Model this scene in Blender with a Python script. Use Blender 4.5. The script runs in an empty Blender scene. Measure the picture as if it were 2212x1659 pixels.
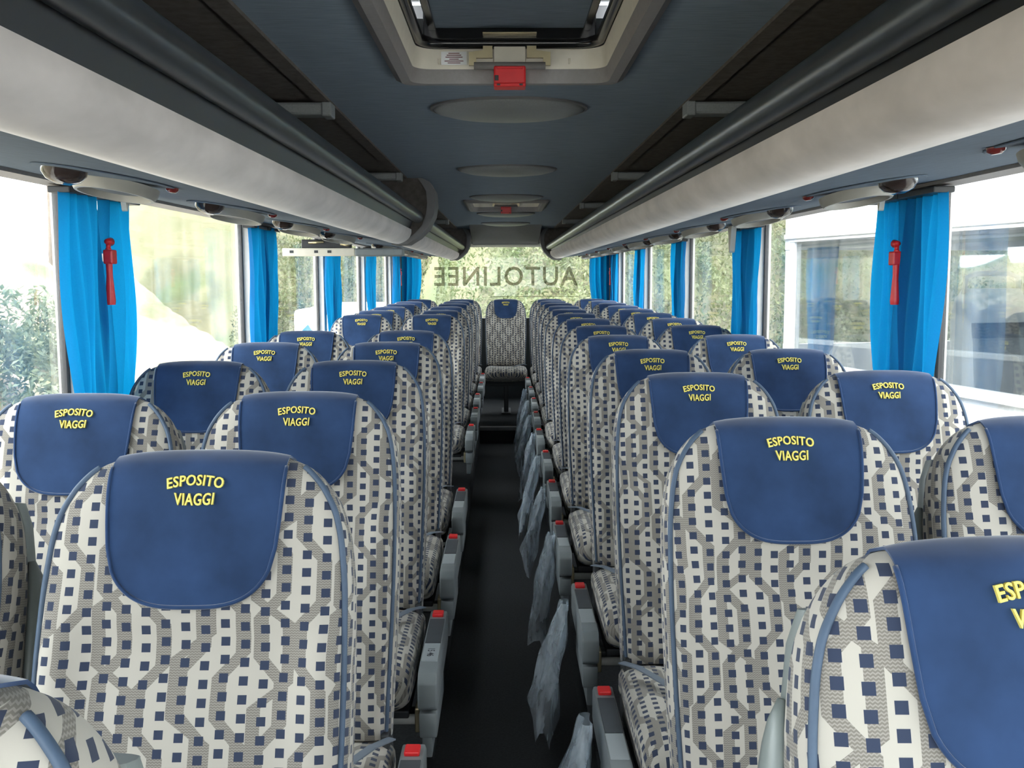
import bpy, bmesh, math, random
from mathutils import Vector, Matrix

random.seed(7)
C = bpy.context.scene.collection
SC = bpy.context.scene
PI = math.pi
R = math.radians

# ------------------------------------------------------------------ camera, world, sun, exposure
EYE = 1.50                       # eye height above the aisle floor
cam = bpy.data.cameras.new('camera')
cam.sensor_width = 36.0
cam.lens = 36.0 * 2190.0 / 2212.0
cam.clip_start = 0.02
cam_o = bpy.data.objects.new('camera', cam)
C.objects.link(cam_o)
cam_o.matrix_world = (Matrix.Translation((-0.015, 0.0, EYE))
                      @ Matrix.Rotation(R(-0.42), 4, 'Z')
                      @ Matrix.Rotation(R(90.0 - 6.12), 4, 'X')
                      @ Matrix.Rotation(R(-0.2), 4, 'Z'))
SC.camera = cam_o

wd = bpy.data.worlds.new('daylight')
SC.world = wd
wd.use_nodes = True
bg = wd.node_tree.nodes['Background']
bg.inputs[0].default_value = (0.90, 0.95, 1.0, 1)
bg.inputs[1].default_value = 4.5

sun = bpy.data.lights.new('sun', 'SUN')
sun.energy = 5.0
sun.angle = R(1.5)
sun.color = (1.0, 0.95, 0.86)
sun_o = bpy.data.objects.new('sun', sun)
C.objects.link(sun_o)
sun_o.rotation_euler = Vector((0.30, 0.33, -0.9)).to_track_quat('-Z', 'Y').to_euler()

vs = SC.view_settings
vs.view_transform = 'Standard'
vs.look = 'None'
vs.exposure = 1.3
vs.gamma = 1.0
vs.use_curve_mapping = False
cy = SC.cycles
cy.max_bounces = 10
cy.diffuse_bounces = 6
cy.glossy_bounces = 4
cy.transmission_bounces = 6
cy.transparent_max_bounces = 24
cy.caustics_reflective = False
cy.caustics_refractive = False
cy.sample_clamp_indirect = 6.0

# ------------------------------------------------------------------ materials
def new_mat(name):
    m = bpy.data.materials.new(name)
    m.use_nodes = True
    nt = m.node_tree
    return m, nt, nt.nodes['Principled BSDF']

def math_node(nt, op, a, b=None, c=None):
    n = nt.nodes.new('ShaderNodeMath')
    n.operation = op
    for i, v in enumerate((a, b, c)):
        if v is None:
            continue
        if isinstance(v, (int, float)):
            n.inputs[i].default_value = v
        else:
            nt.links.new(v, n.inputs[i])
    return n.outputs[0]

def mix_col(nt, fac, a, b):
    n = nt.nodes.new('ShaderNodeMix')
    n.data_type = 'RGBA'
    if isinstance(fac, (int, float)):
        n.inputs[0].default_value = fac
    else:
        nt.links.new(fac, n.inputs[0])
    for k, v in ((6, a), (7, b)):
        if isinstance(v, tuple):
            n.inputs[k].default_value = (*v, 1)
        else:
            nt.links.new(v, n.inputs[k])
    return n.outputs[2]

def noise(nt, scale, detail=3.0, vec=None, rough=0.55, stretch=None, coord='Object'):
    tc = nt.nodes.new('ShaderNodeTexCoord')
    src = tc.outputs[coord] if vec is None else vec
    if stretch:
        mp = nt.nodes.new('ShaderNodeMapping')
        mp.inputs['Scale'].default_value = stretch
        nt.links.new(src, mp.inputs[0])
        src = mp.outputs[0]
    n = nt.nodes.new('ShaderNodeTexNoise')
    n.inputs['Scale'].default_value = scale
    n.inputs['Detail'].default_value = detail
    n.inputs['Roughness'].default_value = rough
    nt.links.new(src, n.inputs['Vector'])
    return n.outputs['Fac']

def ramp(nt, fac, lo, hi):
    n = nt.nodes.new('ShaderNodeMapRange')
    n.inputs[1].default_value = lo
    n.inputs[2].default_value = hi
    nt.links.new(fac, n.inputs[0])
    return n.outputs[0]

def bump(nt, p, h, strength=0.3, dist=0.002):
    b = nt.nodes.new('ShaderNodeBump')
    b.inputs['Strength'].default_value = strength
    b.inputs['Distance'].default_value = dist
    nt.links.new(h, b.inputs['Height'])
    nt.links.new(b.outputs[0], p.inputs['Normal'])

def plain(name, col, rough=0.6, metal=0.0, var=0.0, scale=30.0, stretch=None, sheen=0.0, spec=0.5, bumpy=0.0):
    m, nt, p = new_mat(name)
    p.inputs['Roughness'].default_value = rough
    p.inputs['Metallic'].default_value = metal
    p.inputs['Specular IOR Level'].default_value = spec
    if sheen:
        p.inputs['Sheen Weight'].default_value = sheen
        p.inputs['Sheen Roughness'].default_value = 0.4
    n = noise(nt, scale, 4.0, stretch=stretch)
    lo = tuple(c * (1 - var) for c in col)
    hi = tuple(min(1, c * (1 + var)) for c in col)
    nt.links.new(mix_col(nt, ramp(nt, n, 0.3, 0.7), lo, hi), p.inputs['Base Color'])
    if bumpy:
        bump(nt, p, n, bumpy, 0.003)
    return m

M = {}
M['ceiling'] = plain('blue_felt', (0.205, 0.250, 0.300), 0.9, var=0.16, scale=60, stretch=(0.25, 4, 1), spec=0.1, bumpy=0.2)
M['rack_dark'] = plain('dark_brown_felt', (0.11, 0.098, 0.088), 0.95, var=0.2, scale=40, spec=0.1)
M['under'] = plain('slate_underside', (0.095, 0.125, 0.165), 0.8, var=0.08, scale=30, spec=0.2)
M['suede'] = plain('grey_suede', (0.585, 0.53, 0.50), 0.95, var=0.16, scale=9, stretch=(1, 0.5, 1), spec=0.1, sheen=0.3)
M['rail'] = plain('dark_rubber_rail', (0.024, 0.029, 0.032), 0.30, var=0.1, scale=20)
M['black'] = plain('black_rubber', (0.010, 0.010, 0.012), 0.4)
M['gloss_black'] = plain('glossy_black_seal', (0.012, 0.012, 0.013), 0.16)
M['cream'] = plain('cream_plastic', (0.74, 0.69, 0.58), 0.5, var=0.04)
M['white_trim'] = plain('off_white_trim', (0.62, 0.61, 0.57), 0.45, var=0.04)
M['hatch_grey'] = plain('warm_grey_plastic', (0.24, 0.225, 0.22), 0.55, var=0.06, scale=90)
M['vent'] = plain('beige_grey_vent', (0.25, 0.24, 0.215), 0.42, var=0.05)
M['lamp_grey'] = plain('grey_perforated_disc', (0.22, 0.23, 0.225), 0.38, var=0.1, scale=200)
M['header'] = plain('dark_grey_header', (0.075, 0.075, 0.080), 0.8, var=0.08)
M['fairing'] = plain('grey_fairing', (0.17, 0.165, 0.165), 0.7, var=0.06)
M['floor'] = plain('dark_floor', (0.030, 0.032, 0.034), 0.9, var=0.25, scale=120, spec=0.2)
M['wall'] = plain('grey_wall_felt', (0.16, 0.17, 0.18), 0.85, var=0.06)
M['navy'] = plain('navy_velour', (0.021, 0.046, 0.112), 0.85, var=0.25, scale=11, sheen=0.35, spec=0.15)
M['piping'] = plain('slate_blue_piping', (0.058, 0.092, 0.145), 0.6, var=0.1)
M['yellow'] = plain('yellow_thread', (0.78, 0.66, 0.15), 0.7, var=0.1, scale=400)
M['shell'] = plain('grey_green_plastic', (0.20, 0.225, 0.215), 0.35, var=0.04)
M['arm'] = plain('grey_armrest_plastic', (0.21, 0.23, 0.235), 0.45, var=0.05)
M['arm_dark'] = plain('dark_armrest_pad', (0.055, 0.062, 0.07), 0.6, var=0.08)
M['plate'] = plain('pale_grey_plate', (0.34, 0.37, 0.38), 0.4)
M['ink'] = plain('black_ink', (0.02, 0.02, 0.025), 0.6)
M['red'] = plain('red_plastic', (0.72, 0.018, 0.022), 0.35, var=0.05)
M['red_lens'] = plain('dark_red_lens', (0.16, 0.02, 0.02), 0.12)
M['brown_lens'] = plain('brown_smoked_lens', (0.03, 0.02, 0.018), 0.12)
M['brass'] = plain('zinc_brass', (0.62, 0.53, 0.33), 0.33, metal=0.85, var=0.12, scale=15)
M['steel'] = plain('bright_steel', (0.62, 0.62, 0.62), 0.25, metal=1.0)
M['strap'] = plain('grey_webbing', (0.16, 0.19, 0.23), 0.5)
M['frame_dark'] = plain('dark_seat_frame', (0.03, 0.032, 0.035), 0.5)
M['white_paint'] = plain('white_paint', (0.80, 0.80, 0.79), 0.35, var=0.02)
M['bus_grey'] = plain('light_grey_panel', (0.66, 0.66, 0.64), 0.5, var=0.03)
M['blue_cloth'] = plain('pale_blue_panel', (0.10, 0.34, 0.62), 0.7)
M['bark'] = plain('bark', (0.16, 0.12, 0.09), 0.9, var=0.3, scale=14)
M['asphalt'] = plain('asphalt', (0.40, 0.38, 0.35), 0.95, var=0.15, scale=8)
M['mark_blue'] = plain('blue_mark', (0.03, 0.13, 0.30), 0.5)
def film_mat():
    m, nt, p = new_mat('grey_film_letter')
    p.inputs['Base Color'].default_value = (0.20, 0.19, 0.16, 1)
    p.inputs['Roughness'].default_value = 0.8
    tr = nt.nodes.new('ShaderNodeBsdfTransparent')
    tr.inputs[0].default_value = (0.50, 0.475, 0.41, 1)
    mx = nt.nodes.new('ShaderNodeMixShader')
    mx.inputs[0].default_value = 0.38
    nt.links.new(tr.outputs[0], mx.inputs[1])
    nt.links.new(p.outputs[0], mx.inputs[2])
    nt.links.new(mx.outputs[0], nt.nodes['Material Output'].inputs[0])
    return m
M['grey_letter'] = film_mat()

def curtain_mat():
    m, nt, p = new_mat('blue_curtain_cloth')
    n = noise(nt, 220, 2.0)
    col = mix_col(nt, n, (0.004, 0.115, 0.31), (0.008, 0.165, 0.40))
    nt.links.new(col, p.inputs['Base Color'])
    p.inputs['Roughness'].default_value = 0.8
    p.inputs['Specular IOR Level'].default_value = 0.2
    tr = nt.nodes.new('ShaderNodeBsdfTranslucent')
    tr.inputs[0].default_value = (0.004, 0.27, 0.56, 1)
    mx = nt.nodes.new('ShaderNodeMixShader')
    mx.inputs[0].default_value = 0.42
    nt.links.new(p.outputs[0], mx.inputs[1])
    nt.links.new(tr.outputs[0], mx.inputs[2])
    nt.links.new(mx.outputs[0], nt.nodes['Material Output'].inputs[0])
    return m
M['curtain'] = curtain_mat()

def glass_mat(name, tint, refl=1.0, dirt=0.0):
    m = bpy.data.materials.new(name)
    m.use_nodes = True
    nt = m.node_tree
    nt.nodes.remove(nt.nodes['Principled BSDF'])
    tr = nt.nodes.new('ShaderNodeBsdfTransparent')
    tr.inputs[0].default_value = (*tint, 1)
    gl = nt.nodes.new('ShaderNodeBsdfGlossy')
    gl.inputs['Roughness'].default_value = 0.02
    fr = nt.nodes.new('ShaderNodeFresnel')
    fr.inputs[0].default_value = 1.5
    f = math_node(nt, 'MULTIPLY', fr.outputs[0], refl)
    mx = nt.nodes.new('ShaderNodeMixShader')
    nt.links.new(f, mx.inputs[0])
    nt.links.new(tr.outputs[0], mx.inputs[1])
    nt.links.new(gl.outputs[0], mx.inputs[2])
    out = mx.outputs[0]
    if dirt:
        df = nt.nodes.new('ShaderNodeBsdfTranslucent')
        df.inputs[0].default_value = (0.9, 0.9, 0.86, 1)
        n = noise(nt, 3.0, 3.0, stretch=(1, 4, 0.5))
        fac = math_node(nt, 'MULTIPLY', ramp(nt, n, 0.35, 0.75), dirt)
        m2 = nt.nodes.new('ShaderNodeMixShader')
        nt.links.new(fac, m2.inputs[0])
        nt.links.new(out, m2.inputs[1])
        nt.links.new(df.outputs[0], m2.inputs[2])
        out = m2.outputs[0]
    nt.links.new(out, nt.nodes['Material Output'].inputs[0])
    return m
M['glass'] = glass_mat('window_glass', (0.965, 0.98, 0.975), 0.32, 0.035)
M['bus_glass'] = glass_mat('tinted_coach_glass', (0.93, 0.955, 0.965), 0.6)

def bag_mat():
    m = bpy.data.materials.new('clear_plastic_film')
    m.use_nodes = True
    nt = m.node_tree
    p = nt.nodes['Principled BSDF']
    p.inputs['Base Color'].default_value = (0.66, 0.73, 0.80, 1)
    p.inputs['Roughness'].default_value = 0.2
    tr = nt.nodes.new('ShaderNodeBsdfTransparent')
    tr.inputs[0].default_value = (0.92, 0.95, 0.97, 1)
    mx = nt.nodes.new('ShaderNodeMixShader')
    n = noise(nt, 22, 3.0, stretch=(1, 1, 0.35))
    nt.links.new(math_node(nt, 'MULTIPLY_ADD', ramp(nt, n, 0.35, 0.75), 0.42, 0.18), mx.inputs[0])
    nt.links.new(tr.outputs[0], mx.inputs[1])
    nt.links.new(p.outputs[0], mx.inputs[2])
    nt.links.new(mx.outputs[0], nt.nodes['Material Output'].inputs[0])
    return m
M['bag'] = bag_mat()

def leaf_mat(name, a, b):
    m, nt, p = new_mat(name)
    oi = nt.nodes.new('ShaderNodeObjectInfo')
    n = noise(nt, 2.2, 3.0)
    f = math_node(nt, 'ADD', math_node(nt, 'MULTIPLY', n, 0.8), math_node(nt, 'MULTIPLY', oi.outputs['Random'], 0.35))
    col = mix_col(nt, ramp(nt, f, 0.35, 0.85), a, b)
    nt.links.new(col, p.inputs['Base Color'])
    p.inputs['Roughness'].default_value = 0.55
    tr = nt.nodes.new('ShaderNodeBsdfTranslucent')
    nt.links.new(col, tr.inputs[0])
    mx = nt.nodes.new('ShaderNodeMixShader')
    mx.inputs[0].default_value = 0.45
    nt.links.new(p.outputs[0], mx.inputs[1])
    nt.links.new(tr.outputs[0], mx.inputs[2])
    nt.links.new(mx.outputs[0], nt.nodes['Material Output'].inputs[0])
    return m
M['leaf'] = leaf_mat('yellow_green_leaves', (0.075, 0.105, 0.040), (0.25, 0.255, 0.12))
M['leaf_grey'] = leaf_mat('grey_green_leaves', (0.070, 0.100, 0.060), (0.19, 0.22, 0.14))

def earth_mat(name, a, b, g):
    m, nt, p = new_mat(name)
    n1 = noise(nt, 1.3, 6.0)
    n2 = noise(nt, 0.5, 4.0)
    col = mix_col(nt, ramp(nt, n1, 0.35, 0.7), a, b)
    col = mix_col(nt, ramp(nt, n2, 0.5, 0.62), col, g)
    nt.links.new(col, p.inputs['Base Color'])
    p.inputs['Roughness'].default_value = 0.95
    bump(nt, p, n1, 0.6, 0.08)
    return m
M['earth'] = earth_mat('dry_earth', (0.19, 0.15, 0.10), (0.33, 0.28, 0.21), (0.13, 0.15, 0.07))
M['bank'] = earth_mat('overgrown_bank', (0.09, 0.09, 0.045), (0.13, 0.12, 0.07), (0.07, 0.09, 0.035))

def fabric_mat():
    """woven moquette: navy squares on cream with grey branching bands, from UVs in metres"""
    m, nt, p = new_mat('cream_moquette_navy_squares')
    uv = nt.nodes.new('ShaderNodeUVMap')
    sp = nt.nodes.new('ShaderNodeSeparateXYZ')
    nt.links.new(uv.outputs[0], sp.inputs[0])
    oi = nt.nodes.new('ShaderNodeObjectInfo')
    rnd = oi.outputs['Random']
    u = math_node(nt, 'ADD', math_node(nt, 'MULTIPLY', sp.outputs[0], 1 / 0.0262), math_node(nt, 'MULTIPLY', rnd, 13.0))
    v = math_node(nt, 'ADD', math_node(nt, 'MULTIPLY', sp.outputs[1], 1 / 0.0232), math_node(nt, 'MULTIPLY', rnd, 29.0))
    u = math_node(nt, 'ADD', u, 400.0)
    v = math_node(nt, 'ADD', v, 400.0)
    col_i = math_node(nt, 'FLOOR', u)
    v_sq = math_node(nt, 'ADD', v, math_node(nt, 'MULTIPLY', math_node(nt, 'MODULO', col_i, 3.0), 0.17))
    fu = math_node(nt, 'ABSOLUTE', math_node(nt, 'SUBTRACT', math_node(nt, 'FRACT', u), 0.5))
    fv = math_node(nt, 'ABSOLUTE', math_node(nt, 'SUBTRACT', math_node(nt, 'FRACT', v_sq), 0.5))
    row_i = math_node(nt, 'FLOOR', v_sq)
    sq = math_node(nt, 'MULTIPLY', math_node(nt, 'LESS_THAN', fu, 0.225), math_node(nt, 'LESS_THAN', fv, 0.25))

    def bands(period, phase_u, phase_v, width, plen, amp):
        # zigzag bands that run straight, jog sideways and run straight again; phase differs per band
        bi = math_node(nt, 'FLOOR', math_node(nt, 'DIVIDE', math_node(nt, 'ADD', u, phase_u), period))
        wn = nt.nodes.new('ShaderNodeTexWhiteNoise')
        wn.noise_dimensions = '1D'
        nt.links.new(math_node(nt, 'ADD', bi, phase_v), wn.inputs['W'])
        vv = math_node(nt, 'ADD', v, math_node(nt, 'MULTIPLY', wn.outputs[0], 9.0))
        pp = math_node(nt, 'PINGPONG', vv, plen)
        st = nt.nodes.new('ShaderNodeClamp')
        st.inputs[1].default_value = -1
        st.inputs[2].default_value = 1
        nt.links.new(math_node(nt, 'MULTIPLY', math_node(nt, 'SUBTRACT', pp, plen / 2), 1.5), st.inputs[0])
        uu = math_node(nt, 'ADD', math_node(nt, 'ADD', u, phase_u), math_node(nt, 'MULTIPLY', st.outputs[0], amp))
        fr = math_node(nt, 'FRACT', math_node(nt, 'DIVIDE', uu, period))
        d = math_node(nt, 'ABSOLUTE', math_node(nt, 'SUBTRACT', fr, 0.5))
        return math_node(nt, 'LESS_THAN', d, width)
    b1 = bands(2.0, 0.15, 3.0, 0.19, 3.6, 0.55)
    b2 = bands(4.0, 1.1, 11.0, 0.085, 4.6, 0.8)
    band = math_node(nt, 'MAXIMUM', b1, b2)
    # fine knit in the grey band
    knit = math_node(nt, 'LESS_THAN', math_node(nt, 'FRACT', math_node(nt, 'ADD', math_node(nt, 'MULTIPLY', v, 7.0), math_node(nt, 'MULTIPLY', math_node(nt, 'PINGPONG', math_node(nt, 'MULTIPLY', u, 6.0), 0.5), 1.0))), 0.45)
    grey = mix_col(nt, knit, (0.195, 0.179, 0.154), (0.305, 0.280, 0.245))
    base = mix_col(nt, band, (0.465, 0.433, 0.376), grey)
    fin = mix_col(nt, sq, base, (0.036, 0.047, 0.082))
    nt.links.new(fin, p.inputs['Base Color'])
    p.inputs['Roughness'].default_value = 0.92
    p.inputs['Specular IOR Level'].default_value = 0.15
    p.inputs['Sheen Weight'].default_value = 0.15
    return m
M['fabric'] = fabric_mat()

def sstep(a, c, x):
    t = min(1, max(0, (x - a) / (c - a)))
    return t * t * (3 - 2 * t)

# ------------------------------------------------------------------ mesh helpers
def make_mesh(name, verts, faces, mat, smooth=False, uvs=None, recalc=True):
    me = bpy.data.meshes.new(name)
    me.from_pydata([tuple(v) for v in verts], [], faces)
    me.materials.append(M[mat] if isinstance(mat, str) else mat)
    if uvs is not None:
        lay = me.uv_layers.new(name='UVMap')
        for poly in me.polygons:
            for li, vi in zip(poly.loop_indices, poly.vertices):
                lay.data[li].uv = uvs[vi]
    if recalc:
        bm = bmesh.new()
        bm.from_mesh(me)
        bmesh.ops.recalc_face_normals(bm, faces=bm.faces)
        bm.to_mesh(me)
        bm.free()
    if smooth:
        for f in me.polygons:
            f.use_smooth = True
    me.update()
    return me

def link(name, me, parent=None, loc=(0, 0, 0), rot=(0, 0, 0)):
    o = bpy.data.objects.new(name, me)
    C.objects.link(o)
    if parent is not None:
        o.parent = parent
    o.location = loc
    o.rotation_euler = rot
    return o

def tag(o, label, cat, group=None, kind=None):
    if label:
        o['label'] = label
    if cat:
        o['category'] = cat
    if group:
        o['group'] = group
    if kind:
        o['kind'] = kind
    return o

def empty(name, loc=(0, 0, 0), rot=(0, 0, 0)):
    o = bpy.data.objects.new(name, None)
    o.empty_display_size = 0.1
    C.objects.link(o)
    o.location = loc
    o.rotation_euler = rot
    return o

class MB:
    """collects primitive shapes into one mesh"""
    def __init__(s):
        s.v, s.f = [], []
    def add(s, v, f):
        n = len(s.v)
        s.v += [tuple(p) for p in v]
        s.f += [tuple(i + n for i in q) for q in f]
        return s
    def box(s, lo, hi, bev=0.0, mat4=None, seg=2):
        bm = bmesh.new()
        bmesh.ops.create_cube(bm, size=1)
        for v in bm.verts:
            v.co = Vector([lo[i] + (v.co[i] + 0.5) * (hi[i] - lo[i]) for i in range(3)])
        if bev:
            bmesh.ops.bevel(bm, geom=list(bm.edges), offset=bev, segments=seg, profile=0.5, affect='EDGES')
        bm.verts.index_update()
        vv = [v.co.copy() for v in bm.verts]
        if mat4 is not None:
            vv = [mat4 @ p for p in vv]
        s.add(vv, [tuple(v.index for v in f.verts) for f in bm.faces])
        bm.free()
        return s
    def tube(s, pts, r, n=8, cap=True, flat=1.0):
        pts = [Vector(p) for p in pts]
        rings = []
        a = None
        for i, p in enumerate(pts):
            t = (pts[min(i + 1, len(pts) - 1)] - pts[max(i - 1, 0)]).normalized()
            if a is None:
                up = Vector((0, 0, 1)) if abs(t.z) < 0.9 else Vector((0, 1, 0))
                a = t.cross(up)
            a = (a - t * a.dot(t)).normalized()      # carry the frame along the path without twisting
            b = a.cross(t)
            rr = r[i] if isinstance(r, (list, tuple)) else r
            rings.append([p + a * (rr * math.cos(2 * PI * k / n)) + b * (rr * flat * math.sin(2 * PI * k / n)) for k in range(n)])
        return s.loft(rings, cap)
    def loft(s, rings, cap=True, close=True):
        n = len(rings[0])
        v = [p for r in rings for p in r]
        f = []
        for i in range(len(rings) - 1):
            for k in range(n if close else n - 1):
                f.append((i * n + k, i * n + (k + 1) % n, (i + 1) * n + (k + 1) % n, (i + 1) * n + k))
        if cap:
            f.append(tuple(range(n)))
            f.append(tuple((len(rings) - 1) * n + k for k in range(n)))
        return s.add(v, f)
    def prism(s, prof, axis, a, b):
        """closed 2-D outline (p, q) swept along axis from a to b; axis y: (x, z), x: (y, z), z: (x, y)"""
        def P(p, t):
            return {'y': (p[0], t, p[1]), 'x': (t, p[0], p[1]), 'z': (p[0], p[1], t)}[axis]
        return s.loft([[P(p, a) for p in prof], [P(p, b) for p in prof]])
    def strip(s, prof, y0, y1, th):
        """open profile (x, z) thickened by th and swept along y"""
        n = len(prof)
        back = []
        for i, p in enumerate(prof):
            a, b = prof[max(i - 1, 0)], prof[min(i + 1, n - 1)]
            t = Vector((b[0] - a[0], b[1] - a[1])).normalized()
            back.append((p[0] - t.y * th, p[1] + t.x * th))
        return s.prism(list(prof) + back[::-1], 'y', y0, y1)
    def disc(s, c, rx, ry, prof, n=40):
        """lathe about z with elliptical radii; prof = [(radius factor, dz)...]"""
        rings = [[(c[0] + rx * q * math.cos(2 * PI * k / n), c[1] + ry * q * math.sin(2 * PI * k / n), c[2] + dz) for k in range(n)] for q, dz in prof]
        return s.loft(rings, True)
    def mesh(s, name, mat, smooth=False):
        return make_mesh(name, s.v, s.f, mat, smooth)
    def obj(s, name, mat, parent=None, smooth=False, loc=(0, 0, 0), rot=(0, 0, 0)):
        return link(name, s.mesh(name, mat, smooth), parent, loc, rot)

def struct(o):
    o['kind'] = 'structure'
    return o

def auto_smooth(me, ang=35):
    bm = bmesh.new()
    bm.from_mesh(me)
    for e in bm.edges:
        if len(e.link_faces) == 2 and e.calc_face_angle(0) > R(ang):
            e.smooth = False
    for f in bm.faces:
        f.smooth = True
    bm.to_mesh(me)
    bm.free()

def text_verts(body, size=1.0, shear=0.0, offset=0.0, spacing=1.0):
    cu = bpy.data.curves.new('t', 'FONT')
    cu.body = body
    cu.size = size
    cu.shear = shear
    cu.offset = offset
    cu.space_character = spacing
    cu.align_x = 'CENTER'
    cu.resolution_u = 3
    to = bpy.data.objects.new('t', cu)
    C.objects.link(to)
    dg = bpy.context.evaluated_depsgraph_get()
    me = bpy.data.meshes.new_from_object(to.evaluated_get(dg))
    v = [p.co.copy() for p in me.vertices]
    f = [tuple(p.vertices) for p in me.polygons]
    bpy.data.objects.remove(to)
    bpy.data.curves.remove(cu)
    bpy.data.meshes.remove(me)
    return v, f

# ------------------------------------------------------------------ the coach body
WALL = 1.17
CEIL = EYE + 0.47
WTOP = EYE + 0.245
WBOT = EYE - 0.50
REAR = 11.2
FRONT = -1.75
POD = 0.146
PILLARS = {-1: [0.90, 2.80, 4.68, 6.55, 8.45, 10.40], 1: [0.95, 2.88, 4.80, 6.70, 8.62, 10.55]}

b = MB()
b.box((-0.24, FRONT, -0.05), (0.24, 9.0, 0.0))
struct(b.obj('floor', 'floor'))
for s, nm in ((-1, 'floor_left'), (1, 'floor_right')):
    b = MB()
    x0, x1 = sorted((s * 0.24, s * (WALL + 0.08)))
    b.box((x0, FRONT, -0.05), (x1, 9.0, POD))
    struct(b.obj(nm, 'floor'))
b = MB()
b.box((-WALL - 0.08, 9.0, -0.05), (WALL + 0.08, REAR + 0.05, POD))
struct(b.obj('floor_rear', 'floor'))
b = MB()
b.box((-0.238, 8.975, POD - 0.028), (0.238, 9.03, POD + 0.006), 0.004)
struct(b.obj('trim_1', 'fairing'))

# lower side walls
for s, nm in ((-1, 'wall_left'), (1, 'wall_right')):
    b = MB()
    x0, x1 = sorted((s * WALL, s * (WALL + 0.07)))
    b.box((x0, FRONT, POD), (x1, REAR, WBOT))
    struct(b.obj(nm, 'wall'))
    b = MB()
    x0, x1 = sorted((s * (WALL - 0.012), s * (WALL + 0.075)))
    b.box((x0, FRONT, WBOT - 0.03), (x1, REAR, WBOT + 0.005), 0.004)
    struct(b.obj('trim_sill_' + nm[5:], 'white_trim'))
    # header above the windows
    b = MB()
    x0, x1 = sorted((s * (WALL - 0.0), s * (WALL + 0.07)))
    b.box((x0, FRONT, WTOP), (x1, REAR, CEIL + 0.12))
    struct(b.obj('wall_header_' + nm[5:], 'fairing'))

n_win = 0
for s, nm in ((-1, 'left'), (1, 'right')):
    edges = [FRONT] + PILLARS[s] + [REAR]
    for i, py in enumerate(PILLARS[s]):
        b = MB()
        x0, x1 = sorted((s * (WALL - 0.005), s * (WALL + 0.06)))
        b.box((x0, py - 0.045, WBOT), (x1, py + 0.045, WTOP), 0.004)
        struct(b.obj('trim_pillar_%s' % nm, 'white_trim'))
    for i in range(len(edges) - 1):
        y0, y1 = edges[i] + 0.045, edges[i + 1] - 0.045
        n_win += 1
        b = MB()
        xg = s * (WALL + 0.035)
        b.box((xg - 0.003, y0, WBOT), (xg + 0.003, y1, WTOP))
        w = struct(b.obj('window_%d' % n_win, 'glass'))
        f = MB()
        for (a0, a1, z0, z1) in ((y0, y0 + 0.022, WBOT, WTOP), (y1 - 0.022, y1, WBOT, WTOP)):
            f.box((xg - 0.008, a0, z0), (xg + 0.008, a1, z1))
        f.obj('frame', 'black', w)

# ceiling with two hatch openings
HATCH = [(1.62, 2.46), (6.45, 7.30)]
HW = 0.235
b = MB()
ys = [FRONT, HATCH[0][0], HATCH[0][1], HATCH[1][0], HATCH[1][1], 10.42]
CE = 0.49
for i in range(5):
    if i in (1, 3):
        b.box((-CE, ys[i], CEIL), (-HW, ys[i + 1], CEIL + 0.02))
        b.box((HW, ys[i], CEIL), (CE, ys[i + 1], CEIL + 0.02))
    else:
        b.box((-CE, ys[i], CEIL), (CE, ys[i + 1], CEIL + 0.02))
struct(b.obj('ceiling', 'ceiling'))
# rear part of the ceiling dropping to the rear window
b = MB()
b.prism([(9.55, CEIL), (10.75, EYE + 0.315), (10.75, CEIL - 0.001), (9.6, CEIL - 0.001)], 'x', -0.34, 0.34)
struct(b.obj('ceiling_rear', 'header'))
b = MB()
b.box((-1.15, 10.72, EYE + 0.295), (1.15, 10.80, EYE + 0.325), 0.006)
struct(b.obj('trim_2', 'cream'))
b = MB()
b.box((-1.15, 10.44, EYE + 0.325), (-0.345, REAR + 0.06, CEIL + 0.12))
b.box((0.345, 10.44, EYE + 0.325), (1.15, REAR + 0.06, CEIL + 0.12))
b.box((-0.345, 10.76, EYE + 0.325), (0.345, REAR + 0.06, CEIL + 0.12))
struct(b.obj('trim_3', 'header'))
# outer roof skin (keeps daylight out of the racks)
b = MB()
for i in range(5):
    if i in (1, 3):
        b.box((-1.24, ys[i], CEIL + 0.13), (-HW - 0.03, ys[i + 1], CEIL + 0.16))
        b.box((HW + 0.03, ys[i], CEIL + 0.13), (1.24, ys[i + 1], CEIL + 0.16))
    else:
        b.box((-1.24, ys[i], CEIL + 0.13), (1.24, ys[i + 1], CEIL + 0.16))
b.box((-1.24, 10.42, CEIL + 0.13), (1.24, REAR + 0.08, CEIL + 0.16))
struct(b.obj('roof', 'white_paint'))

for s, nm in ((-1, 'left'), (1, 'right')):
    b = MB()
    xa, xb = sorted((s * (WALL - 0.03), s * (WALL + 0.06)))
    b.box((xa, 10.74, WBOT), (xb, REAR, WTOP), 0.004)
    struct(b.obj('trim_rear_post_%s' % nm, 'header'))

# rear wall and rear window with lettering
RW, RB, RT = 1.06, EYE - 0.47, EYE + 0.31
b = MB()
b.box((-1.24, REAR, POD), (1.24, REAR + 0.06, RB))
for s in (-1, 1):
    x0, x1 = sorted((s * RW, s * 1.24))
    b.box((x0, REAR, RB), (x1, REAR + 0.06, CEIL + 0.13))
struct(b.obj('wall_rear', 'frame_dark'))
n_win += 1
b = MB()
b.box((-RW, REAR + 0.03, RB), (RW, REAR + 0.036, RT + 0.05))
rw = struct(b.obj('window_%d' % n_win, 'glass'))
b = MB()
b.box((0.12, REAR + 0.020, EYE - 0.236), (0.80, REAR + 0.024, EYE - 0.231))
b.box((-0.17, REAR + 0.020, EYE - 0.236), (0.02, REAR + 0.024, EYE - 0.231))
b.obj('heating_wire', 'grey_letter', rw)
b = MB()
tv, tf = text_verts('AUTOLINEE', 1.0, 0.0, 0.012, 1.12)
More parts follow.
